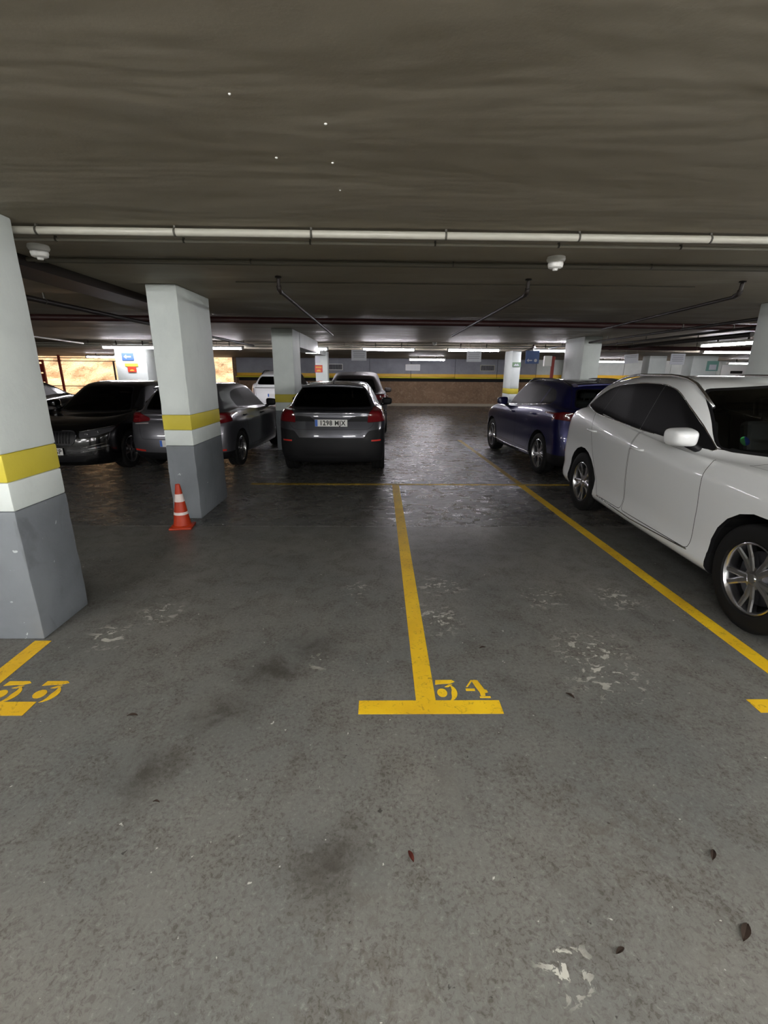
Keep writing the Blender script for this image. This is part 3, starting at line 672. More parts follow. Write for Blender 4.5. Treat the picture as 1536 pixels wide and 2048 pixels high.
# environmental badge behind the windscreen
b = nb(); lathe(b, [(.001, .0), (.038, 0), (.038, .002), (.001, .002)], 24, 'Z'); 
for f in b.faces: f.material_index = 0 if f.calc_center_median().y > 0 else 1
o = link('windscreen_badge', b, ['badge_green', 'badge_blue'], car); o.location = (H1['surf_x'](.52, 1.17, True)+.03, .52, 1.17); o.rotation_euler = (0, radians(-60), 0); o['label'] = 'round green and blue sticker'
q2 = dict(L=4.19, W=1.79, H=1.51, gc=.21, zhood=.88, zcowl=.99, zbf=1.03, zbr=1.13, xtip=3.35, xcowl=1.12, xws=1.80, xre=3.70, zre=1.43, xrg=3.98, zrg=1.09,
 wroof=.565, xfa=.80, xra=3.40, tyre=.345, rim=.24, tw=.225, arch=.39, paint='p_grey', body_label='dark grey metallic painted steel', zmid=.66, gt=.04, rr=.34,
 clad=.40, arch_clad=True, doors=[rpoly([(1.28, .42), (1.26, .7), (1.30, 1.0), (2.30, 1.06), (2.30, .42)], .05), rpoly([(2.31, .42), (2.31, 1.06), (3.25, 1.09), (3.25, .9), (2.93, .5), (2.9, .42)], .05)],
 bonnet=rpoly([(.25, -.6), (.2, 0), (.25, .6), (.9, .68), (1.2, .70), (1.14, 0), (1.2, -.70), (.9, -.68)], .03),
 tailgate=rpoly([(-.60, .78), (-.69, .86), (-.66, 1.04), (-.50, 1.44), (.50, 1.44), (.66, 1.04), (.69, .86), (.60, .78)], .05),
 side_glass=[('glass_dark', rpoly([(1.42, 1.03), (1.92, 1.37), (2.15, 1.41), (2.385, 1.415), (2.385, 1.077)], [.02, .12, .08, .01, .01])), ('glass_dark', rpoly([(2.386, 1.078), (2.386, 1.415), (2.9, 1.39), (3.28, 1.30), (3.30, 1.14)], [.01, .01, .12, .08, .03]))],
 screen=rpoly([(-.64, 1.01), (-.48, 1.41), (0, 1.44), (.48, 1.41), (.64, 1.01), (.4, .99), (-.4, .99)], .05),
 rglass=rpoly([(-.66, 1.11), (-.545, 1.425), (0, 1.44), (.545, 1.425), (.66, 1.11), (0, 1.10)], .05), rg_mat='glass_dark', mirror=(1.56, 1.03), mirror_mat='trim',
 handles=[(2.16, .93), (3.13, .96)], plates=[(0, .56, True, ''), (.004, .885, False, '1298 MJX')], wtrim=.014, antenna=[3.45], wiper=False,
 front=[('grille', [rpoly([(-.40, .45), (-.46, .78), (.46, .78), (.40, .45)], .06)], 'trim', .01, 0), ('headlight', [rpoly([(.50, .66), (.50, .80), (.80, .86), (.84, .70)], .03)], 'head', .006, 1)],
 rear=[('lower_bumper', [[(-1, .30), (-1, .655), (1, .655), (1, .30)]], 'clad', 0, 0),
   ('bumper_corner', [rpoly([(.50, .63), (.60, .76), (.93, .80), (.97, .60), (.9, .50)], .03)], 'trim', 0, 1),
   ('trim_panel', [[(-.58, .905), (-.58, .99), (-.34, .985), (-.255, .905)]], 'trim', 0, 1),
   ('tail_light', [rpoly([(.575, .885), (.585, 1.02), (.68, 1.13), (.80, 1.12), (.93, 1.02), (.93, .90)], [.02, .05, .03, .03, .02, .02])], 'tail', .006, 1),
   ('fog_reflector', [rpoly([(.64, .588), (.64, .618), (.80, .622), (.80, .592)], .006)], 'reflector', .003, 1),
   ('diffuser', [rpoly([(-.42, .36), (-.50, .50), (.50, .50), (.42, .36)], .04)], 'trim', .006, 0)],
 spoiler=(3.55, 3.84, 1.455, .50), spokes=5, twin=0, strips=[([(1.3, .40), (2.1, .38), (2.9, .42)], .012, 'clad', 'sill_strip')], txtoff=0.0)
make_car('hatchback_car', q2, (-.74, 11.62, 0), radians(-90), 'dark grey compact SUV seen from behind, nearest the centre line')
ateca = dict(L=4.36, W=1.84, H=1.58, gc=.21, zhood=.90, zcowl=1.03, zbf=1.06, zbr=1.19, xtip=3.55, xcowl=1.15, xws=1.85, xre=3.90, zre=1.47, xrg=4.18, zrg=1.13,
 wroof=.60, xfa=.86, xra=3.50, tyre=.345, rim=.245, tw=.225, arch=.395, paint='p_blue', body_label='dark blue metallic painted steel', zmid=.66, gt=.035, rr=.36,
 clad=.27, doors=[rpoly([(1.33, .36), (1.31, .7), (1.35, 1.03), (2.36, 1.09), (2.36, .36)], .05), rpoly([(2.37, .36), (2.37, 1.09), (3.38, 1.15), (3.38, .9), (3.05, .46), (3.0, .36)], .05)],
 bonnet=rpoly([(.25, -.62), (.2, 0), (.25, .62), (.9, .70), (1.24, .72), (1.16, 0), (1.24, -.72), (.9, -.70)], .03),
 tailgate=rpoly([(-.62, .60), (-.70, .95), (-.66, 1.10), (-.54, 1.50), (.54, 1.50), (.66, 1.10), (.70, .95), (.62, .60)], .05),
 side_glass=[('glass', rpoly([(1.44, 1.06), (1.92, 1.40), (2.15, 1.475), (2.425, 1.49), (2.425, 1.107)], [.02, .12, .1, .01, .01])), ('glass_dark', rpoly([(2.426, 1.108), (2.426, 1.49), (3.0, 1.48), (3.22, 1.45), (3.16, 1.165)], [.01, .01, .1, .03, .01])),
             ('glass_dark', rpoly([(3.21, 1.17), (3.27, 1.44), (3.50, 1.39), (3.66, 1.26), (3.60, 1.20)], [.01, .02, .06, .04, .03]))],
 screen=rpoly([(-.66, 1.05), (-.50, 1.48), (0, 1.51), (.50, 1.48), (.66, 1.05), (.4, 1.03), (-.4, 1.03)], .05),
 rglass=rpoly([(-.60, 1.15), (-.51, 1.44), (.51, 1.44), (.60, 1.15)], .07), rg_mat='glass', mirror=(1.62, 1.07),
 handles=[(2.20, .96), (3.22, 1.0)], plates=[(0, .5, True, ''), (0, .80, False, '')], rails=(1.95, 3.75), rail_mat='trim', wtrim=.014, antenna=[3.55],
 front=[('grille', [rpoly([(-.38, .52), (-.42, .78), (.42, .78), (.38, .52)], .05)], 'trim', .01, 0), ('headlight', [rpoly([(.48, .68), (.48, .80), (.80, .88), (.88, .80), (.84, .70)], .03)], 'head', .006, 1)],
 rear=[('tail_light', [rpoly([(.34, .965), (.34, 1.055), (.60, 1.085), (.78, 1.10), (.93, 1.06), (.93, .98), (.70, .955)], .02)], 'tail', .005, 1),
   ('plate_recess', [rpoly([(-.36, .70), (-.42, .90), (.42, .90), (.36, .70)], .04)], 'p_blue', .008, 0),
   ('lower_bumper', [[(-1, .26), (-1, .42), (1, .42), (1, .26)]], 'clad', 0, 0),
   ('fog_reflector', [rpoly([(.55, .50), (.57, .53), (.76, .54), (.76, .51)], .01)], 'reflector', .003, 1)],
 spoiler=(3.72, 4.02, 1.51, .52), exhaust=.35, spokes=5, twin=.12, drv=1,
 strips=[([(1.15, .31), (2.1, .285), (3.15, .31)], .010, 'alloy', 'sill_strip'), ([(1.44, 1.055), (2.4, 1.10), (3.16, 1.155), (3.6, 1.19)], .009, 'chrome', 'window_trim')])
make_car('suv_car', ateca, (3.44, 11.45, 0), radians(-86.5), 'dark blue SUV with black roof rails, seen from its rear left corner')
golf = dict(L=4.26, W=1.79, H=1.47, gc=.18, zhood=.80, zcowl=.93, zbf=.97, zbr=1.05, xtip=3.45, xcowl=1.18, xws=1.92, xre=3.78, zre=1.36, xrg=4.12, zrg=1.0,
 wroof=.56, xfa=.85, xra=3.48, tyre=.316, rim=.22, tw=.205, arch=.355, paint='p_silver', body_label='mid grey metallic painted steel', zmid=.60, gt=.04, rr=.36,
 doors=[rpoly([(1.30, .32), (1.28, .6), (1.32, .94), (2.34, .99), (2.34, .32)], .05), rpoly([(2.35, .32), (2.35, .99), (3.32, 1.03), (3.32, .85), (3.02, .44), (2.96, .32)], .05)],
 bonnet=rpoly([(.25, -.6), (.2, 0), (.25, .6), (.9, .68), (1.26, .70), (1.2, 0), (1.26, -.70), (.9, -.68)], .03),
 tailgate=rpoly([(-.60, .56), (-.66, .86), (-.62, 1.0), (-.50, 1.40), (.50, 1.40), (.62, 1.0), (.66, .86), (.60, .56)], .05),
 side_glass=[('glass', rpoly([(1.44, .97), (2.0, 1.31), (2.2, 1.355), (2.405, 1.37), (2.405, 1.012)], [.02, .12, .08, .01, .01])), ('glass', rpoly([(2.406, 1.013), (2.406, 1.37), (2.95, 1.355), (3.2, 1.31), (3.34, 1.20), (3.28, 1.045)], [.01, .01, .1, .06, .05, .03]))],
 screen=rpoly([(-.64, .95), (-.47, 1.37), (0, 1.40), (.47, 1.37), (.64, .95), (.4, .93), (-.4, .93)], .05),
 rglass=rpoly([(-.58, 1.03), (-.48, 1.35), (.48, 1.35), (.58, 1.03)], .06), rg_mat='glass_dark', mirror=(1.58, .98), mirror_mat='trim',
 handles=[(2.20, .87), (3.20, .90)], handle_mat='trim', plates=[(0, .45, True, ''), (0, .50, False, '')], wtrim=.014, antenna=[3.4],
 front=[('grille', [rpoly([(-.42, .60), (-.44, .68), (.44, .68), (.42, .60)], .03)], 'trim', .01, 0), ('headlight', [rpoly([(.48, .60), (.48, .72), (.78, .80), (.86, .72), (.82, .62)], .03)], 'head', .006, 1)],
 rear=[('tail_light', [rpoly([(.44, .86), (.44, .92), (.62, 1.0), (.80, 1.0), (.92, .95), (.92, .86), (.75, .82)], .03)], 'tail', .005, 1),
   ('tail_strip', [[(.46, .815), (.46, .84), (.75, .815), (.75, .80)]], 'tail_clear', .003, 1),
   ('lower_bumper', [[(-1, .18), (-1, .34), (1, .34), (1, .18)]], 'trim', 0, 0),
   ('fog_reflector', [rpoly([(.55, .35), (.55, .385), (.80, .395), (.80, .36)], .01)], 'reflector', .003, 1)],
 spoiler=(3.60, 3.90, 1.40, .48), spokes=5, twin=0, alloy='alloy_dark')
golf['alloy'] = 'alloy'
make_car('hatchback_car', golf, (-3.16, 12.02, 0), radians(-93), 'mid grey hatchback behind the pillar with the traffic cone')
octavia = dict(L=4.69, W=1.83, H=1.475, gc=.17, zhood=.80, zcowl=.93, zbf=.98, zbr=1.06, xtip=3.75, xcowl=1.28, xws=2.05, xre=3.75, zre=1.36, xrg=4.42, zrg=1.06,
 wroof=.56, xfa=.90, xra=3.60, tyre=.325, rim=.23, tw=.215, arch=.37, paint='p_black', body_label='black painted steel', zmid=.56, gt=.03, rf=.62,
 doors=[rpoly([(1.36, .30), (1.34, .6), (1.38, .95), (2.40, 1.0), (2.40, .30)], .05), rpoly([(2.41, .30), (2.41, 1.0), (3.40, 1.04), (3.40, .85), (3.12, .42), (3.08, .30)], .05)],
 bonnet=rpoly([(.30, -.6), (.22, 0), (.30, .6), (.9, .70), (1.34, .72), (1.28, 0), (1.34, -.72), (.9, -.70)], .03),
 tailgate=rpoly([(-.62, .60), (-.66, 1.0), (-.50, 1.30), (.50, 1.30), (.66, 1.0), (.62, .60)], .05),
 side_glass=[('glass', rpoly([(1.55, .98), (2.12, 1.32), (2.3, 1.365), (2.485, 1.375), (2.485, 1.012)], [.02, .12, .08, .01, .01])), ('glass', rpoly([(2.486, 1.013), (2.486, 1.375), (3.1, 1.36), (3.5, 1.28), (3.7, 1.10)], [.01, .01, .1, .08, .05]))],
 screen=rpoly([(-.66, .955), (-.47, 1.375), (0, 1.40), (.47, 1.375), (.66, .955), (.4, .935), (-.4, .935)], .05),
 rglass=rpoly([(-.56, 1.08), (-.48, 1.33), (.48, 1.33), (.56, 1.08)], .05), mirror=(1.74, 1.0),
 handles=[(2.26, .90), (3.26, .93)], plates=[(0, .42, True, 'MSP'), (0, .75, False, '')], txtoff=.135, wtrim=.014,
 front=[('grille', [rpoly([(-.40, .52), (-.47, .66), (-.42, .74), (.42, .74), (.47, .66), (.40, .52)], .04)], 'trim', .016, 0),
   ('headlight', [rpoly([(.50, .62), (.49, .715), (.66, .745), (.88, .775), (.86, .70), (.70, .64)], .02)], 'head', .008, 1),
   ('air_vent', [rpoly([(-.52, .24), (-.56, .34), (.56, .34), (.52, .24)], .03)], 'trim', .004, 0),
   ('fog_light', [rpoly([(.60, .43), (.60, .46), (.82, .50), (.84, .47)], .01)], 'head_in', .004, 1)],
 rear=[('tail_light', [rpoly([(.44, .84), (.44, .93), (.86, .97), (.86, .86)], .02)], 'tail', .004, 1)], spokes=5, twin=0)
car, H4 = make_car('saloon_car', octavia, (-5.27, 7.38, 0), radians(90), 'black saloon facing the viewer between the two nearest pillars')
for k in range(17):                                       # vertical grille slats
    y = -.36+.045*k; b = nb(); z0, z1 = .55, .715; pts = [(H4['surf_x'](y, z0+(z1-z0)*q/5, True)-.010, y, z0+(z1-z0)*q/5) for q in range(6)]; tube(b, pts, .006, 5); link('grille_slat', b, 'trim', car)
b = nb(); pts = [(H4['surf_x'](y, z, True)-.008, y, z) for y, z in inset(rpoly([(-.40, .52), (-.47, .66), (-.42, .74), (.42, .74), (.47, .66), (.40, .52)], .04), 0)]; tube(b, pts+[pts[0]], .009, 6, cap=False); link('grille_frame', b, 'alloy_dark', car)
for s in (1, -1):
    for yy, zz in ((.60, .685), (.72, .71)):
        b = nb(); lathe(b, [(.001, -.01), (.022, -.006), (.026, .004)], 16, 'Z'); o = link('lamp_reflector', b, 'head_in', car); o.location = (H4['surf_x'](s*yy, zz, True)-.012, s*yy, zz); o.rotation_euler = (0, radians(-90), 0)
    for (y0, z0), (y1, z1) in (((.50, .722), (.86, .782)), ((.52, .47), (.80, .53)), ((.50, .40), (.78, .44))):
        b = nb(); tube(b, [(H4['surf_x'](s*(y0+(y1-y0)*q/6), z0+(z1-z0)*q/6, True)-.010, s*(y0+(y1-y0)*q/6), z0+(z1-z0)*q/6) for q in range(7)], .006, 6); link('chrome_strip', b, 'chrome', car)
# cars further back
wh = dict(suv_white); wh.update(L=4.6, H=1.70, W=1.86, body_label='white painted steel', wtrim=.01, mirror=(1.62, 1.15), mirror_mat='p_white', front=[], rg_mat='glass_dark', zrg=1.20,
 rglass=rpoly([(-.66, 1.22), (-.54, 1.50), (.54, 1.50), (.66, 1.22)], .1), rails=(2.05, 4.0), rail_mat='trim', strips=[], loops=[], antenna=[], spoiler=None,
 rear=[('tail_light', [rpoly([(.74, .86), (.76, 1.10), (.90, 1.08), (.92, .86)], .02)], 'tail_clear', .004, 1), ('chrome_strip', [[(-.74, 1.10), (.74, 1.10), (.74, 1.125), (-.74, 1.125)]], 'chrome', .002, 0)])
make_car('suv_car', wh, (-3.62, 21.4, 0), radians(-90), 'white SUV in the background, partly hidden by the third pillar', detail=0)
dk = dict(ateca); dk.update(paint='p_dark', body_label='dark brown painted steel', H=1.68, zre=1.56, antenna=[], exhaust=None, rails=None, strips=[], spoiler=None, plates=[(0, .5, True, ''), (0, .80, False, '')],
  rglass=rpoly([(-.60, 1.15), (-.51, 1.50), (.51, 1.50), (.60, 1.15)], .07))
make_car('suv_car', dk, (-.62, 17.0, 0), radians(-90), 'dark brown car whose roof shows above the dark grey compact SUV', detail=0)
bk = dict(octavia); bk.update(plates=[(0, .42, True, '')], front=octavia['front'][:2], body_label='black painted steel')
make_car('saloon_car', bk, (-8.95, 8.6, 0), radians(90), 'black car at the far left, only its mirror and door in view', detail=0)

# ------------------------------------------------------------------ walls at the back
def panel_box(parent, name, x0, x1, y0, y1, z0, z1, m, bev=0, **kw):
    b = nb(); box(b, x0, x1, y0, y1, z0, z1, 0, bev); return link(name, b, m, parent, **kw)
b = nb(); box(b, -7.2, 24, 24.75, 25.0, 0, 2.34); wall = link('wall_back', b, 'dark', kind='structure')
xs = [-7.2, -4.95, -2.7, -.4, 1.7, 3.95, 6.1, 8.1]
for x0, x1 in zip(xs, xs[1:]):
    panel_box(wall, 'panel', x0+.01, x1-.01, 24.45, 24.75, 1.60, 2.33, 'grey_wall')
    panel_box(wall, 'yellow_panel', x0+.01, x1-.01, 24.44, 24.75, 1.455, 1.60, 'wall_yellow')
    b = nb(); tube(b, [(x0+.01, 24.42, 1.415), (x1-.01, 24.42, 1.415)], .034, 8); link('yellow_pipe', b, 'wall_yellow2', wall)
xs = [8.1, 10.3, 12.6, 15, 17.6, 20.4, 24]
for x0, x1 in zip(xs, xs[1:]):
    panel_box(wall, 'panel', x0+.01, x1-.01, 24.45, 24.75, 1.60, 2.33, 'pale_wall')
    panel_box(wall, 'yellow_panel', x0+.01, x1-.01, 24.44, 24.75, 1.455, 1.60, 'wall_yellow')
    b = nb(); tube(b, [(x0+.01, 24.42, 1.415), (x1-.01, 24.42, 1.415)], .034, 8); link('yellow_pipe', b, 'wall_yellow2', wall)
# rough earth-coloured wall below, uneven
def rough_wall(name, x0, x1, y, z0, z1, m, nx, nz, amp, parent=None, kind=None, **kw):
    import mathutils.noise as N
    b = nb(); g = []
    for i in range(nx+1):
        col = []
        for k in range(nz+1):
            x = x0+(x1-x0)*i/nx; z = z0+(z1-z0)*k/nz; p = Vector((x*.9, z*1.4, y))
            d = N.fractal(p, .8, 2.1, 4)*amp; col.append(b.verts.new((x+N.noise(p*3)*.05, y-d, z+N.noise(p*2.3)*.03 if 0 < k < nz else z)))
        g.append(col)
    for i in range(nx):
        for k in range(nz): b.faces.new((g[i][k], g[i+1][k], g[i+1][k+1], g[i][k+1]))
    return link(name, b, m, parent, kind=kind, smooth=60, **kw)
rough_wall('earth_face', -7.2, 24, 24.62, 0, 1.22, 'earth', 140, 8, .06, wall)
rough_wall('plaster_skirt', -7.2, 12, 24.52, 0, .13, 'mortar', 120, 3, .05, wall)
b = nb(); box(b, -7.3, -7.12, 24.4, 25, 0, 2.34); link('trim_2', b, 'earth', kind='structure')
for x0, z0, m in ((-2.5, 1.76, 'grey_wall'), (1.42, 1.76, 'plastic_white'), (5.22, 1.76, 'grey_wall')):
    v = empty('vent_grille', (x0+.37, 24.45, z0), 0, {-2.5: 'grey wall vent left of the hanging white signs', 1.42: 'white wall vent below the rear ceiling lamp', 5.22: 'dark wall vent beside the narrow pillar, right of centre'}[x0], 'vent')
    fm = 'plastic_white' if x0 != 5.22 else 'pvc'
    for bx in ((-.37, .37, .0, .03), (-.37, .37, .27, .30), (-.37, -.34, .03, .27), (.34, .37, .03, .27)):
        b = nb(); box(b, bx[0], bx[1], -.04, .0, bx[2], bx[3]); link('frame', b, fm, v)
    b = nb(); box(b, -.34, .34, -.008, 0, .03, .27); link('backing', b, 'dark' if m == 'grey_wall' else 'sign_white', v)
    for k in range(11):
        b = nb(); box(b, -.31+.06*k-.012, -.31+.06*k+.012, -.03, -.008, .03, .27); link('slat', b, m, v)
# side and front walls that close the level
b = nb(); box(b, XR-.2, XR, YB, 24.5, 0, 2.52); link('wall_right', b, 'pale_wall', kind='structure')
b = nb(); box(b, XL, XR, YB, YB+.2, 0, 2.52); link('wall_front', b, 'pale_wall', kind='structure')
b = nb(); box(b, XL, XL+.2, YB, 18, 0, 2.52); link('wall_left', b, 'pale_wall', kind='structure')
# opening to daylight at the left: cliff outside, header beam, fence
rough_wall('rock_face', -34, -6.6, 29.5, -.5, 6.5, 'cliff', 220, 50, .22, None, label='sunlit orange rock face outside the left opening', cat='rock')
b = nb(); box(b, -36, -6.5, 25.6, 31, -.35, -.06); link('ground', b, 'earth', kind='structure')
f = empty('metal_fence', (-13.5, 23.2, 0), 0, 'dark metal fence rails across the daylight opening', 'fence')
for z in (2.22, 2.08, .93):
    b = nb(); tube(b, [(-4.6, 0, z), (3.2, 0, z)], .018, 6); link('rail', b, 'rail', f)
for x, m, r in ((-1.62, 'red', .05), (.93, 'rail', .03), (3.1, 'rail', .03)):
    b = nb(); box(b, x-r, x+r, -.03, .03, 0, 2.34 if m == 'red' else 2.1); link('post', b, m, f, label='red post' if m == 'red' else None)
g = empty('red_gate', (-16.1, 22.9, 0), 0, 'faded red gate leaf beside the near left pillar', 'gate')
panel_box(g, 'frame_bar', -.55, .42, -.03, .03, 2.02, 2.12, 'red'); panel_box(g, 'frame_bar', -.55, .42, -.03, .03, .1, .2, 'red')
for k in range(4): panel_box(g, 'slat', -.52, .40, -.015, .015, .24+.44*k, .62+.44*k, 'red')
for x in (-.55, .36): panel_box(g, 'upright', x, x+.07, -.04, .04, 0, 2.12, 'red')
# ------------------------------------------------------------------ pillars
import mathutils.noise as MN
def rough_box(x0, x1, y0, y1, z0, z1, step=.12, j=.006):
    b = nb(); box(b, x0, x1, y0, y1, z0, z1); L = max(z1-z0, .1)
    bmesh.ops.bevel(b, geom=b.edges[:], offset=.012, segments=2, affect='EDGES', profile=.5)
    n = max(1, int(L/step))
    for k in range(1, n): 
        bmesh.ops.bisect_plane(b, geom=b.verts[:]+b.edges[:]+b.faces[:], plane_co=(0, 0, z0+(z1-z0)*k/n), plane_no=(0, 0, 1))
    for v in b.verts:
        if z0+.02 < v.co.z < z1-.02:
            p = v.co*7; v.co.x += MN.noise(p)*j; v.co.y += MN.noise(p+Vector((9, 1, 4)))*j
    return b
def pillar(x0, x1, y0, y1, label, zt=2.52, bands=True, extra=None):
    cx, cy = (x0+x1)/2, (y0+y1)/2; p = empty('pillar', (cx, cy, 0), 0, label, 'pillar', 'painted concrete pillars of the car park'); a, b_, c, d = x0-cx, x1-cx, y0-cy, y1-cy
    link('shaft', rough_box(a, b_, c, d, 1.20, zt), 'white', p, smooth=40, label='white painted shaft')
    link('yellow_band', rough_box(a-.001, b_+.001, c-.001, d+.001, 1.035, 1.20, .06, .003), 'band', p, smooth=40)
    link('white_band', rough_box(a, b_, c, d, .86, 1.035, .06, .003), 'white', p, smooth=40)
    link('grey_base', rough_box(a-.002, b_+.002, c-.002, d+.002, 0, .86, .08, .010), 'grey', p, smooth=40)
    return p
pillar(-2.62, -2.15, 2.64, 3.11, 'nearest pillar, cut off by the left edge of the photo')
pillar(-2.385, -2.07, 5.21, 6.18, 'second pillar from the left, with the traffic cone at its foot')
pillar(-2.20, -1.765, 10.2, 11.1, 'pillar standing just left of the dark grey compact SUV')
pillar(4.93, 5.36, 11.6, 12.75, 'wide pillar behind the dark blue SUV')
pillar(4.18, 4.46, 15.0, 15.85, 'slender pillar with a green sign, left of the blue hanging sign', 2.34)
pillar(-2.13, -1.72, 16.6, 17.1, 'slim pillar with red and amber notice behind the third pillar', 2.34)
pillar(-8.06, -7.12, 15.0, 15.6, 'broad far-left pillar carrying a blue arrow sign', 2.52)
pillar(4.77, 5.25, 5.70, 6.17, 'pillar at the right edge behind the white SUV')
pillar(11.83, 12.78, 18.0, 18.6, 'broad bluish pillar at the far right beside a teal notice', 2.34)
pillar(10.42, 11.08, 18.4, 18.9, 'far pillar below the right-hand hanging white signs', 2.34)
b = nb(); box(b, -2.18, -1.76, 11.1, 14.42, 2.20, 2.519); box(b, -2.18, -1.76, 14.8, 16.6, 2.20, 2.339, 0); link('trim_3', b, 'white', kind='structure')
b = nb(); box(b, 9.4, 9.9, 24.0, 24.4, 0, 2.34); link('trim_4', b, 'pale_wall', kind='structure')

# ------------------------------------------------------------------ lamps
def lamp_proto(L=1.55):
    r = empty('ceiling_lamp'); h = L/2
    b = nb(); box(b, -h, h, -.085, .085, .004, .05, 0, .004); link('housing', b, 'plastic_white', r)
    b = nb(); tube(b, [(-h+.022, 0, -.018), (h-.02, 0, -.018)], .036, 12, cap=False)
    link('tube', b, 'tube', r)
    for s in (-1, 1):
        b = nb(); box(b, s*h-.022, s*h+.0222, -.086, .086, -.055, .056, 0, .008); link('end_cap', b, 'plastic_white', r)
    for s in (-.5, .5):
        b = nb(); box(b, s*h-.015, s*h+.015, -.012, .012, .05, .17); link('hanger', b, 'clip', r)
    return r
P0 = lamp_proto(); used = [False]
def lamp(x, y, z, rz=0, label='', group=None):
    r = P0 if not used[0] else copy_tree(P0); used[0] = True
    r.location = (x, y, z); r.rotation_euler = (0, 0, rz); tag(r, label, 'lamp', group); return r
G = 'fluorescent ceiling lamps'
for x, lb in ((.33, 'lit tube lamp above the dark grey compact SUV, beside a hanging sign'), (2.88, 'lit tube lamp right of centre, hanging white sign below it'), (5.43, 'lit tube lamp left of the wide pillar behind the blue SUV'),
              (10.6, 'lit tube lamp at the right, level one below the slanting lamp'), (-2.27, 'lit tube lamp mostly hidden by the beam at the third pillar'), (-4.80, 'lit tube lamp just right of the pillar with the cone'), (-7.36, 'lit tube lamp just left of the pillar with the cone')):
    lamp(x, 14.6, 2.34, 0, lb, G)
lamp(2.15, 21, 2.22, 0, 'short-looking lit lamp furthest back, near the rear wall', G)
lamp(-11.4, 20.5, 2.22, 0, 'bluish lit lamp at the far left before the daylight opening', G)
lamp(10.7, 22, 2.22, 0, 'far lit lamp seen right of the wide pillar', G)
lamp(16.5, 21.5, 2.18, 0, 'far right lit lamp above the white door', G)
lamp(8.05, 11.0, 2.36, radians(100), 'slanting lit lamp at the far right', G)
lamp(13.8, 21, 2.22, 0, 'distant lit lamp under the right-hand hanging sign', G)
def aisle(x, y, label):
    r = lamp(x, y, 2.40, 0, label, 'aisle lamps behind the viewer')
    for ch in r.children:
        if ch.name.startswith('tube'):
            if 'tube_aisle' not in [m.name for m in ch.data.materials]:
                ch.data = AT
    return r
AT = bpy.data.objects['tube'].data.copy(); AT.materials[0] = M['tube_aisle']
ORD = ('first', 'second', 'third', 'fourth', 'fifth')
ORD = ('first', 'second', 'third', 'fourth', 'fifth', 'sixth', 'seventh')
for k, x in enumerate((-9.6, -6.4, -3.2, 0, 3.2, 6.4, 9.6)): aisle(x, -.7, ORD[k]+' lamp from the left in the aisle row just behind the viewer')
for k, x in enumerate((-8.5, -4.2, 0, 4.2, 8.5)): aisle(x, -6.0, ORD[k]+' lamp from the left in the farther aisle row behind the viewer')

aisle(9.2, 2.2, 'added unseen lamp beyond the white SUV, brightening faces turned to the right').rotation_euler = (0, 0, radians(90))  # added lamp, out of view, to brighten pillar faces turned right
aisle(9.6, 5.6, 'second added unseen lamp beyond the white SUV, brightening faces turned to the right').rotation_euler = (0, 0, radians(90))  # second added fill lamp on the right, also out of view
# ------------------------------------------------------------------ pipes and conduits
def pipe(name, pts, r, m, label, cat='pipe', n=12, clips=None, cm='clip', group=None):
    b = nb(); tube(b, pts, r, n); o = link(name, b, m, label=label, cat=cat, group=group, smooth=50)
    if clips:
        a, z = Vector(pts[0]), Vector(pts[-1]); L = (z-a).length; k = clips[0]
        proto = None
        while k < L:
            p = a+(z-a)*(k/L)
            if proto is None:
                b = nb(); u, w = frame(z-a); d = (z-a).normalized(); tube(b, [-d*.006, d*.006], r+.0025, 12); box(b, -.006, .006, -.008, .008, r*.5, r+clips[2], 0); c = proto = link('clip', b, cm, o)
            else: c = proto.copy(); COL.objects.link(c); c.parent = o
            c.location = p; k += clips[1]
    return o
pipe('conduit_pipe', [(-5.4, 3.19, 2.484), (7.4, 3.28, 2.484)], .022, 'pvc', 'thicker of the two near white conduits across the ceiling', clips=(.819, .834, .013))
pipe('conduit_pipe', [(-5.4, 3.42, 2.492), (7.4, 3.52, 2.492)], .010, 'pvc', 'thinner near white conduit just behind the thicker one', clips=(.78, .834, .010))
pipe('conduit_pipe', [(-6.5, 4.02, 2.496), (9, 4.14, 2.496)], .016, 'pipe_ceil', 'ceiling-coloured thin pipe passing the smoke detector, nearer one', clips=(.7, 1.6, .003))
pipe('conduit_pipe', [(-6.5, 4.12, 2.502), (9, 4.24, 2.502)], .012, 'pipe_ceil', 'ceiling-coloured thin pipe passing the smoke detector, farther one')
pipe('conduit_pipe', [(-1.4, 5.02, 2.512), (3.2, 5.06, 2.514)], .005, 'pipe_ceil', 'faint dark cable line across the ceiling between two drop pipes')
pipe('sprinkler_main', [(-14, 8.05-.51, 2.462), (-2, 8.05, 2.462), (4, 8.40, 2.462), (14, 9.0, 2.462)], .048, 'pipe_red', 'dark red sprinkler main running across under the ceiling', clips=(1.1, 3.0, .006), n=16)
for x0, x1, y1, lb in ((-.93, -.92, 10.1, 'left'), (1.42, 1.53, 10.1, 'middle'), (3.46, 3.80, 8.3, 'right')):
    o = pipe('sprinkler_branch', [(x0, 4.76, 2.505), (x0, 4.765, 2.43), (x0+.002, 4.79, 2.402), (x0+.01, 4.85, 2.393), (x1, y1, 2.393)], .017, 'pipe_dark' if lb != 'left' else 'pipe_dark', lb+' of the three dark pipes that drop from the ceiling and run back')
    b = nb(); tube(b, [(x0, 4.76, 2.518), (x0, 4.76, 2.508)], .030, 14); link('flange', b, 'pipe_dark', o)
    b = nb(); tube(b, [(x0, 4.765, 2.44), (x0+.001, 4.78, 2.41), (x0+.004, 4.84, 2.395)], .023, 12); link('elbow', b, 'pipe_dark', o)
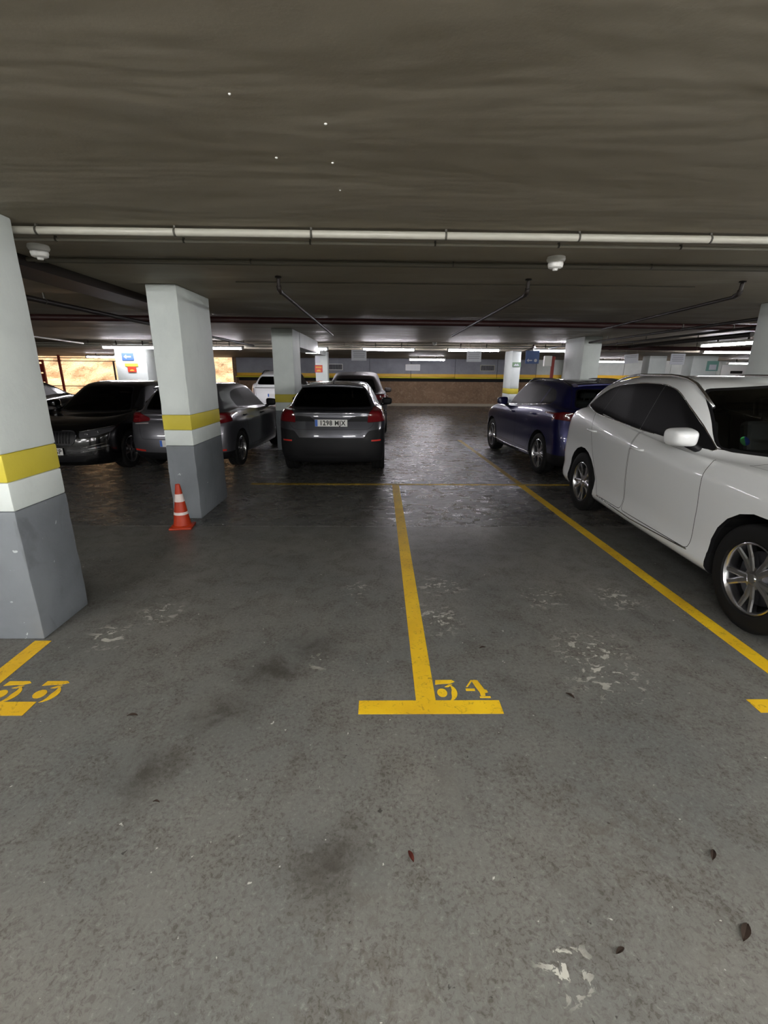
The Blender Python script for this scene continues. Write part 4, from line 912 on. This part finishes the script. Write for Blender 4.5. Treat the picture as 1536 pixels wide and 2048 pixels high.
for x0, r, lb, m in ((-3.62, .028, 'thin dark pipe running back at the left', 'pipe_dark'), (5.05, .022, 'thin dark pipe running back right of the wide pillar', 'pipe_dark'), (5.9, .022, 'second thin dark pipe running back at the right', 'pipe_dark'), (6.85, .045, 'thick dark pipe running back at the right', 'pipe_dark')):
    ya = 8.9 if r > .04 else 4.0; pipe('ceiling_pipe', [(x0, ya, 2.382), (x0, 14.3, 2.382)], r, m, lb, clips=(1.5, 2.6, .06))
b = nb(); box(b, -3.12, -2.74, 3.9, 7.85, 2.44, 2.519); link('ceiling_duct', b, 'pipe_dark', label='flat dark duct on the ceiling left of the second pillar', cat='duct')
pipe('conduit_pipe', [(-13, 14.66, 2.44), (-8.3, 14.66, 2.44), (14, 14.66, 2.44)], .022, 'pvc', 'white conduit carrying the row of lamps at the back', clips=(.6, 1.9, .05))
pipe('conduit_pipe', [(-13, 14.8, 2.385), (14, 14.8, 2.385)], .022, 'pvc', 'lower white conduit behind the row of lamps')
pipe('conduit_pipe', [(-7.6, 10.2, 2.39), (-8.30, 13.9, 2.39)], .022, 'pvc', 'white conduit slanting back at the far left')
pipe('conduit_pipe', [(4.30, 13.4, 2.40), (4.60, 14.2, 2.40), (4.55, 15.25, 2.30)], .03, 'pipe_red', 'short dark red pipe passing over the slender pillar')
pipe('sprinkler_pipe', [(5.6, 13.2, 2.35), (13, 13.2, 2.35)], .05, 'pipe_red', 'dark red pipe behind the wide pillar toward the right', clips=(.9, 2.2, .1))
pipe('riser_pipe', [(4.70, 12.9, .0), (4.70, 12.9, 2.0), (4.72, 12.9, 2.1)], .045, 'red', 'red riser pipe beside the wide pillar')
b = nb(); box(b, 4.454, 4.654, 12.85, 12.95, 1.85, 2.12, 0, .01); link('junction_box', b, 'plastic_white', label='white box beside the red riser pipe', cat='box')
# detectors
def detector(x, y, z, label):
    r = empty('smoke_detector', (x, y, z), 0, label, 'detector')
    b = nb(); lathe(b, [(.001, .0), (.066, 0), (.070, -.018), (.062, -.034), (.001, -.034)], 28); link('base', b, 'plastic_white', r, smooth=40)
    b = nb(); lathe(b, [(.054, -.032), (.058, -.052), (.052, -.074), (.034, -.082), (.030, -.078), (.022, -.078), (.018, -.094), (.001, -.096)], 28); link('sensor_head', b, 'plastic_white', r, smooth=40)
detector(1.36, 3.90, 2.519, 'white smoke detector on the ceiling, right of centre')
detector(-2.42, 3.72, 2.519, 'white detector half hidden behind the nearest left pillar')
detector(1.67, 14.3, 2.519, 'small white detector between the two central lamps')
# ------------------------------------------------------------------ signs
def sign(x, y, z, w, h, m, label, tilt=0, lines=0, hang=True, ink='sign_ink'):
    r = empty('hanging_sign', (x, y, z), 0, label, 'sign'); b = nb(); box(b, -w/2, w/2, -.004, .004, -h/2, h/2); link('board', b, m, r); r.rotation_euler = (0, tilt, 0)
    if hang:
        for s in (-1, 1): b = nb(); tube(b, [(s*w*.4, 0, h/2), (s*w*.4, 0, 2.50-z)], .003, 5); link('hanger', b, 'steel', r)
    for k in range(lines):
        b = nb(); zz = h*.34-k*h*.17; ww = w*(.36 if k % 2 else .40); box(b, -ww, ww, -.0055, -.004, zz-.006, zz+.006); link('text_line', b, ink, r)
    return r
sign(-.53, 13.9, 2.13, .43, .29, 'sign_white', 'white hanging notice left of the central lamp', lines=4)
sign(2.77, 13.9, 2.12, .42, .29, 'sign_white', 'white hanging notice below the right central lamp', lines=4)
sign(7.33, 13.9, 2.09, .40, .25, 'sign_white', 'slightly tilted white hanging sign right of the wide pillar', radians(-6), lines=2)
sign(8.68, 13.9, 2.09, .42, .30, 'sign_white', 'white hanging notice further right, under the ceiling', lines=4)
s = sign(4.52, 14.1, 2.12, .40, .36, 'sign_blue', 'blue hanging sign with arrow and white dot')
b = nb(); prism(b, [(-.16, 0), (-.10, .05), (-.10, .015), (0, .015), (0, -.015), (-.10, -.015), (-.10, -.05)], 0, .002); b.transform(Matrix.Translation((.0, -.0045, -.09)) @ Matrix.Rotation(radians(90), 4, 'X')); link('arrow', b, 'sign_white', s)
b = nb(); prism(b, [(.10+.045*cos(2*pi*k/20), .045*sin(2*pi*k/20)) for k in range(20)], 0, .002); b.transform(Matrix.Translation((.0, -.0045, -.09)) @ Matrix.Rotation(radians(90), 4, 'X')); link('dot', b, 'sign_white', s)
def wall_sign(x, y, z, w, h, m, label, art=()):
    r = empty('wall_sign', (x, y, z), 0, label, 'sign'); b = nb(); box(b, -w/2, w/2, -.006, .004, -h/2, h/2); link('board', b, m, r)
    for nm, pts, mm in art:
        b = nb(); prism(b, pts, 0, .002); b.transform(Matrix.Translation((0, -.0065, 0)) @ Matrix.Rotation(radians(90), 4, 'X')); link(nm, b, mm, r)
    return r
wall_sign(-7.66, 14.985, 2.07, .36, .22, 'sign_blue', 'blue sign with white left arrow on the far-left pillar', [('arrow', [(-.12, 0), (-.04, .06), (-.04, .02), (.10, .02), (.10, -.02), (-.04, -.02), (-.04, -.06)], 'sign_white')])
wall_sign(-7.58, 14.985, 1.83, .40, .09, 'sign_amber', 'amber strip under the blue arrow sign')
wall_sign(-7.58, 14.985, 1.70, .26, .17, 'sign_red', 'small red notice on the far-left pillar', [('emblem', [(.07*cos(pi*k/10), .05*sin(pi*k/10)-.05) for k in range(11)], 'sign_amber')])
wall_sign(-2.02, 16.585, 1.77, .26, .24, 'sign_red', 'red and amber notice on the slim pillar', [('emblem', [(.08*cos(pi*k/10), .06*sin(pi*k/10)-.09) for k in range(11)], 'sign_amber'), ('text_line', [(-.1, .03), (.1, .03), (.1, .07), (-.1, .07)], 'sign_amber')])
wall_sign(-2.05, 16.585, 2.07, .16, .22, 'sign_white', 'white paper notice on the slim pillar')
wall_sign(4.33, 14.985, 1.93, .26, .13, 'sign_green', 'grey-green emergency sign on the slender pillar', [('emblem', [(-.09, -.04), (-.03, .03), (.0, -.01), (.03, .03), (.09, -.04)], 'sign_white')])
wall_sign(12.60, 17.985, 1.98, .45, .36, 'teal', 'teal notice on the broad far-right pillar', [('paper', [(-.12, -.14), (.15, -.14), (.15, .05), (-.12, .05)], 'sign_white')])
d = empty('service_door', (18.4, 24.43, 0), 0, 'white door with dark vent at the far right', 'door')
panel_box(d, 'leaf', -.8, .8, -.03, .0, 0, 2.15, 'plastic_white'); panel_box(d, 'vent', -.32, .30, -.045, -.03, 1.73, 1.86, 'dark')

# ------------------------------------------------------------------ floor markings
def flat(name, pts, m, parent=None, z=.0015, t=.0015, **kw):
    b = nb(); prism(b, pts, z-t, z+.0005); return link(name, b, m, parent, **kw)
def rect(x0, x1, y0, y1): return [(x0, y0), (x1, y0), (x1, y1), (x0, y1)]
def stripe(x0, y0, x1, y1, w): return [(x0-w/2, y0), (x0+w/2, y0), (x1+w/2, y1), (x1-w/2, y1)]
LB = {-1: 'yellow bay line at the left edge beside the number 33', 0: 'yellow bay line running up the middle, number 34 at its foot', 1: 'yellow bay line along the white SUV'}
for k, (xa, xb) in enumerate(((-2.145, -2.145), (.262, .285), (2.345, 2.24))):
    t = empty('bay_line', (xa, 2.0, 0), 0, LB[k-1], 'road marking', 'painted yellow bay lines')
    y1 = 7.0 if k else 2.62
    flat('stripe', stripe(0, .02, xb-xa if k else 0, y1-2.0, .105), 'yellow' if k != 0 else 'yellow', t)
    if k: 
        pass
    x0, x1 = ((-.34, .36) if k == 0 else (-.355, .39) if k == 1 else (-.36, .36))
    flat('cross_bar', rect(x0, x1, -.055, .045), 'yellow', t, z=.0025)
t = empty('bay_line', (0, 6.97, 0), 0, 'faint worn yellow line across the back of the bays', 'road marking', 'painted yellow bay lines')
flat('stripe', rect(-1.95, 4.6, -.04, .04), 'yellow_worn', t, z=.003)
t = empty('bay_line', (2.24, 7.0, 0), 0, 'faded yellow line continuing beside the dark blue SUV', 'road marking', 'painted yellow bay lines')
flat('stripe', stripe(0, .04, -.12, 4.9, .09), 'yellow_worn', t, z=.0035)
def circ(cx, cy, rx, ry, a0=0, a1=360, n=14): return [(cx+rx*cos(radians(a0+(a1-a0)*k/n)), cy+ry*sin(radians(a0+(a1-a0)*k/n))) for k in range(n+(0 if a1-a0 == 360 else 1))]
def cres(cx, cy, r, a0, a1, t0, n=10): 
    o = [(cx+r*cos(radians(a0+(a1-a0)*k/n)), cy+r*.95*sin(radians(a0+(a1-a0)*k/n))) for k in range(n+1)]
    i = [(cx+(r-t0*sin(pi*k/n))*cos(radians(a0+(a1-a0)*k/n)), cy+(r*.95-t0*sin(pi*k/n))*sin(radians(a0+(a1-a0)*k/n))) for k in range(n-1, 0, -1)]; return o+i
THREE = [[(.02, .74), (.06, 1.0), (.80, 1.0), (.92, .90), (.70, .80), (.32, .78)], [(.42, .60), (.62, .74), (.78, .74), (.60, .60)], circ(.26, .28, .22, .23), cres(.42, .30, .50, -78, 62, .26)]
FOUR = [[(.04, .60), (.12, .60), (.42, .98), (.34, 1.0)], [(.0, .38), (.0, .50), (.40, .50), (.40, .38)], [(.36, .98), (.50, 1.0), (.64, .98), (.82, .46), (.92, .42), (.94, .30), (.80, .26), (.78, .12), (.58, .12), (.58, .30), (.46, .62)], [(.52, .0), (.52, .08), (.98, .08), (.98, .0)]]
for label, x0, digs in (('stencilled yellow number 33 at the left edge', -2.06, (THREE, THREE)), ('stencilled yellow number 34 at the foot of the middle line', .325, (THREE, FOUR))):
    t = empty('bay_number', (x0, 2.065, 0), 0, label, 'number')
    for k, d in enumerate(digs):
        for p in d: flat('stencil_mark', [(x*.125+k*(.166 if x0 > 0 else .205) if x0 > 0 else x*.15+k*.21, y*.15) for x, y in p], 'yellow', t, z=.002)

# ------------------------------------------------------------------ traffic cone
c = empty('traffic_cone', (-2.17, 4.90, 0), radians(8), 'orange traffic cone with worn white bands at the pillar foot', 'cone')
b = nb(); box(b, -.118, .118, -.118, .118, 0, .022, 0, .008); lathe(b, [(.112, .02), (.104, .032), (.092, .036)], 28); link('base', b, 'cone', c, smooth=40)
def cr(z): return .092-(z-.036)*(.092-.024)/(.49-.036)
b = nb(); lathe(b, [(.092, .034), (cr(.10), .10), (cr(.2), .2), (cr(.32), .32), (cr(.44), .44), (.024, .49), (.018, .492), (.016, .46)], 28); link('cone_body', b, 'cone', c, smooth=40)
for z0, z1 in ((.155, .185), (.30, .385)):
    b = nb(); lathe(b, [(cr(z0)+.0005, z0), (cr(z0)+.002, z0+.001), (cr(z1)+.002, z1-.001), (cr(z1)+.0005, z1)], 28); link('reflective_band', b, 'reflect', c, smooth=40)
c.scale = (1, 1, 1)

# ------------------------------------------------------------------ leaves on the floor, drips on the ceiling
LV = [(.125, 1.221, .022, 'leaf_red', 'small reddish dry leaf near the centre of the foreground'), (1.22, 1.217, .024, 'leaf', 'dark dry leaf at the right foreground'), (1.153, .977, .034, 'leaf', 'long brown leaf near the lower right edge'),
      (.736, .932, .018, 'leaf', 'black scrap of leaf near the bottom, right of centre'), (-1.23, 1.937, .026, 'leaf', 'curled dark leaf to the right of the number 33'), (1.045, 2.075, .026, 'leaf', 'crumpled dark leaf to the right of the number 34'), (.67, 2.528, .022, 'leaf', 'tiny dark leaf beyond the number 34'), (-.887, 1.447, .014, 'leaf', 'speck of dark leaf at the left foreground')]
for x, y, s, m, lb in LV:
    b = nb(); n = 6; a = []; ang = random.random()*6; rows = []
    for k in range(n+1):
        t = k/n; w = s*.38*sin(pi*min(.98, t+.02))**.7; rows.append([b.verts.new((t*2*s-s, q*w, .004+abs(q)*.004+.006*sin(pi*t))) for q in (-1, 0, 1)])
    for u, v in zip(rows, rows[1:]):
        for q in (0, 1): b.faces.new((u[q], v[q], v[q+1], u[q+1]))
    bmesh.ops.solidify(b, geom=b.faces[:], thickness=.001); bmesh.ops.rotate(b, verts=b.verts, cent=(0, 0, 0), matrix=Matrix.Rotation(ang, 3, 'Z'))
    o = link('dry_leaf', b, m, label=lb, cat='leaf', group='dry leaves on the floor'); o.location = (x, y, .0)

DR = [(-.188, 1.982), (-.422, 2.261), (-.193, 2.302), (-.185, 2.609), (-.476, 1.804)]
for k, (x, y) in enumerate(DR):
    b = nb(); r = .0055 if k < 3 else .004; lathe(b, [(r, 0), (r*1.1, -.002), (r*.6, -.004), (.0005, -.0045)], 10); o = link('paint_drip', b, 'plastic_white', label=('largest white speck on the ceiling, highest but one', 'white speck on the ceiling, left of a pair', 'white speck on the ceiling, right of a pair', 'faint white speck on the ceiling nearest the conduits', 'faint white speck on the ceiling, highest and furthest left')[k], cat='speck', group='white specks on the ceiling'); o.location = (x, y, 2.5199)
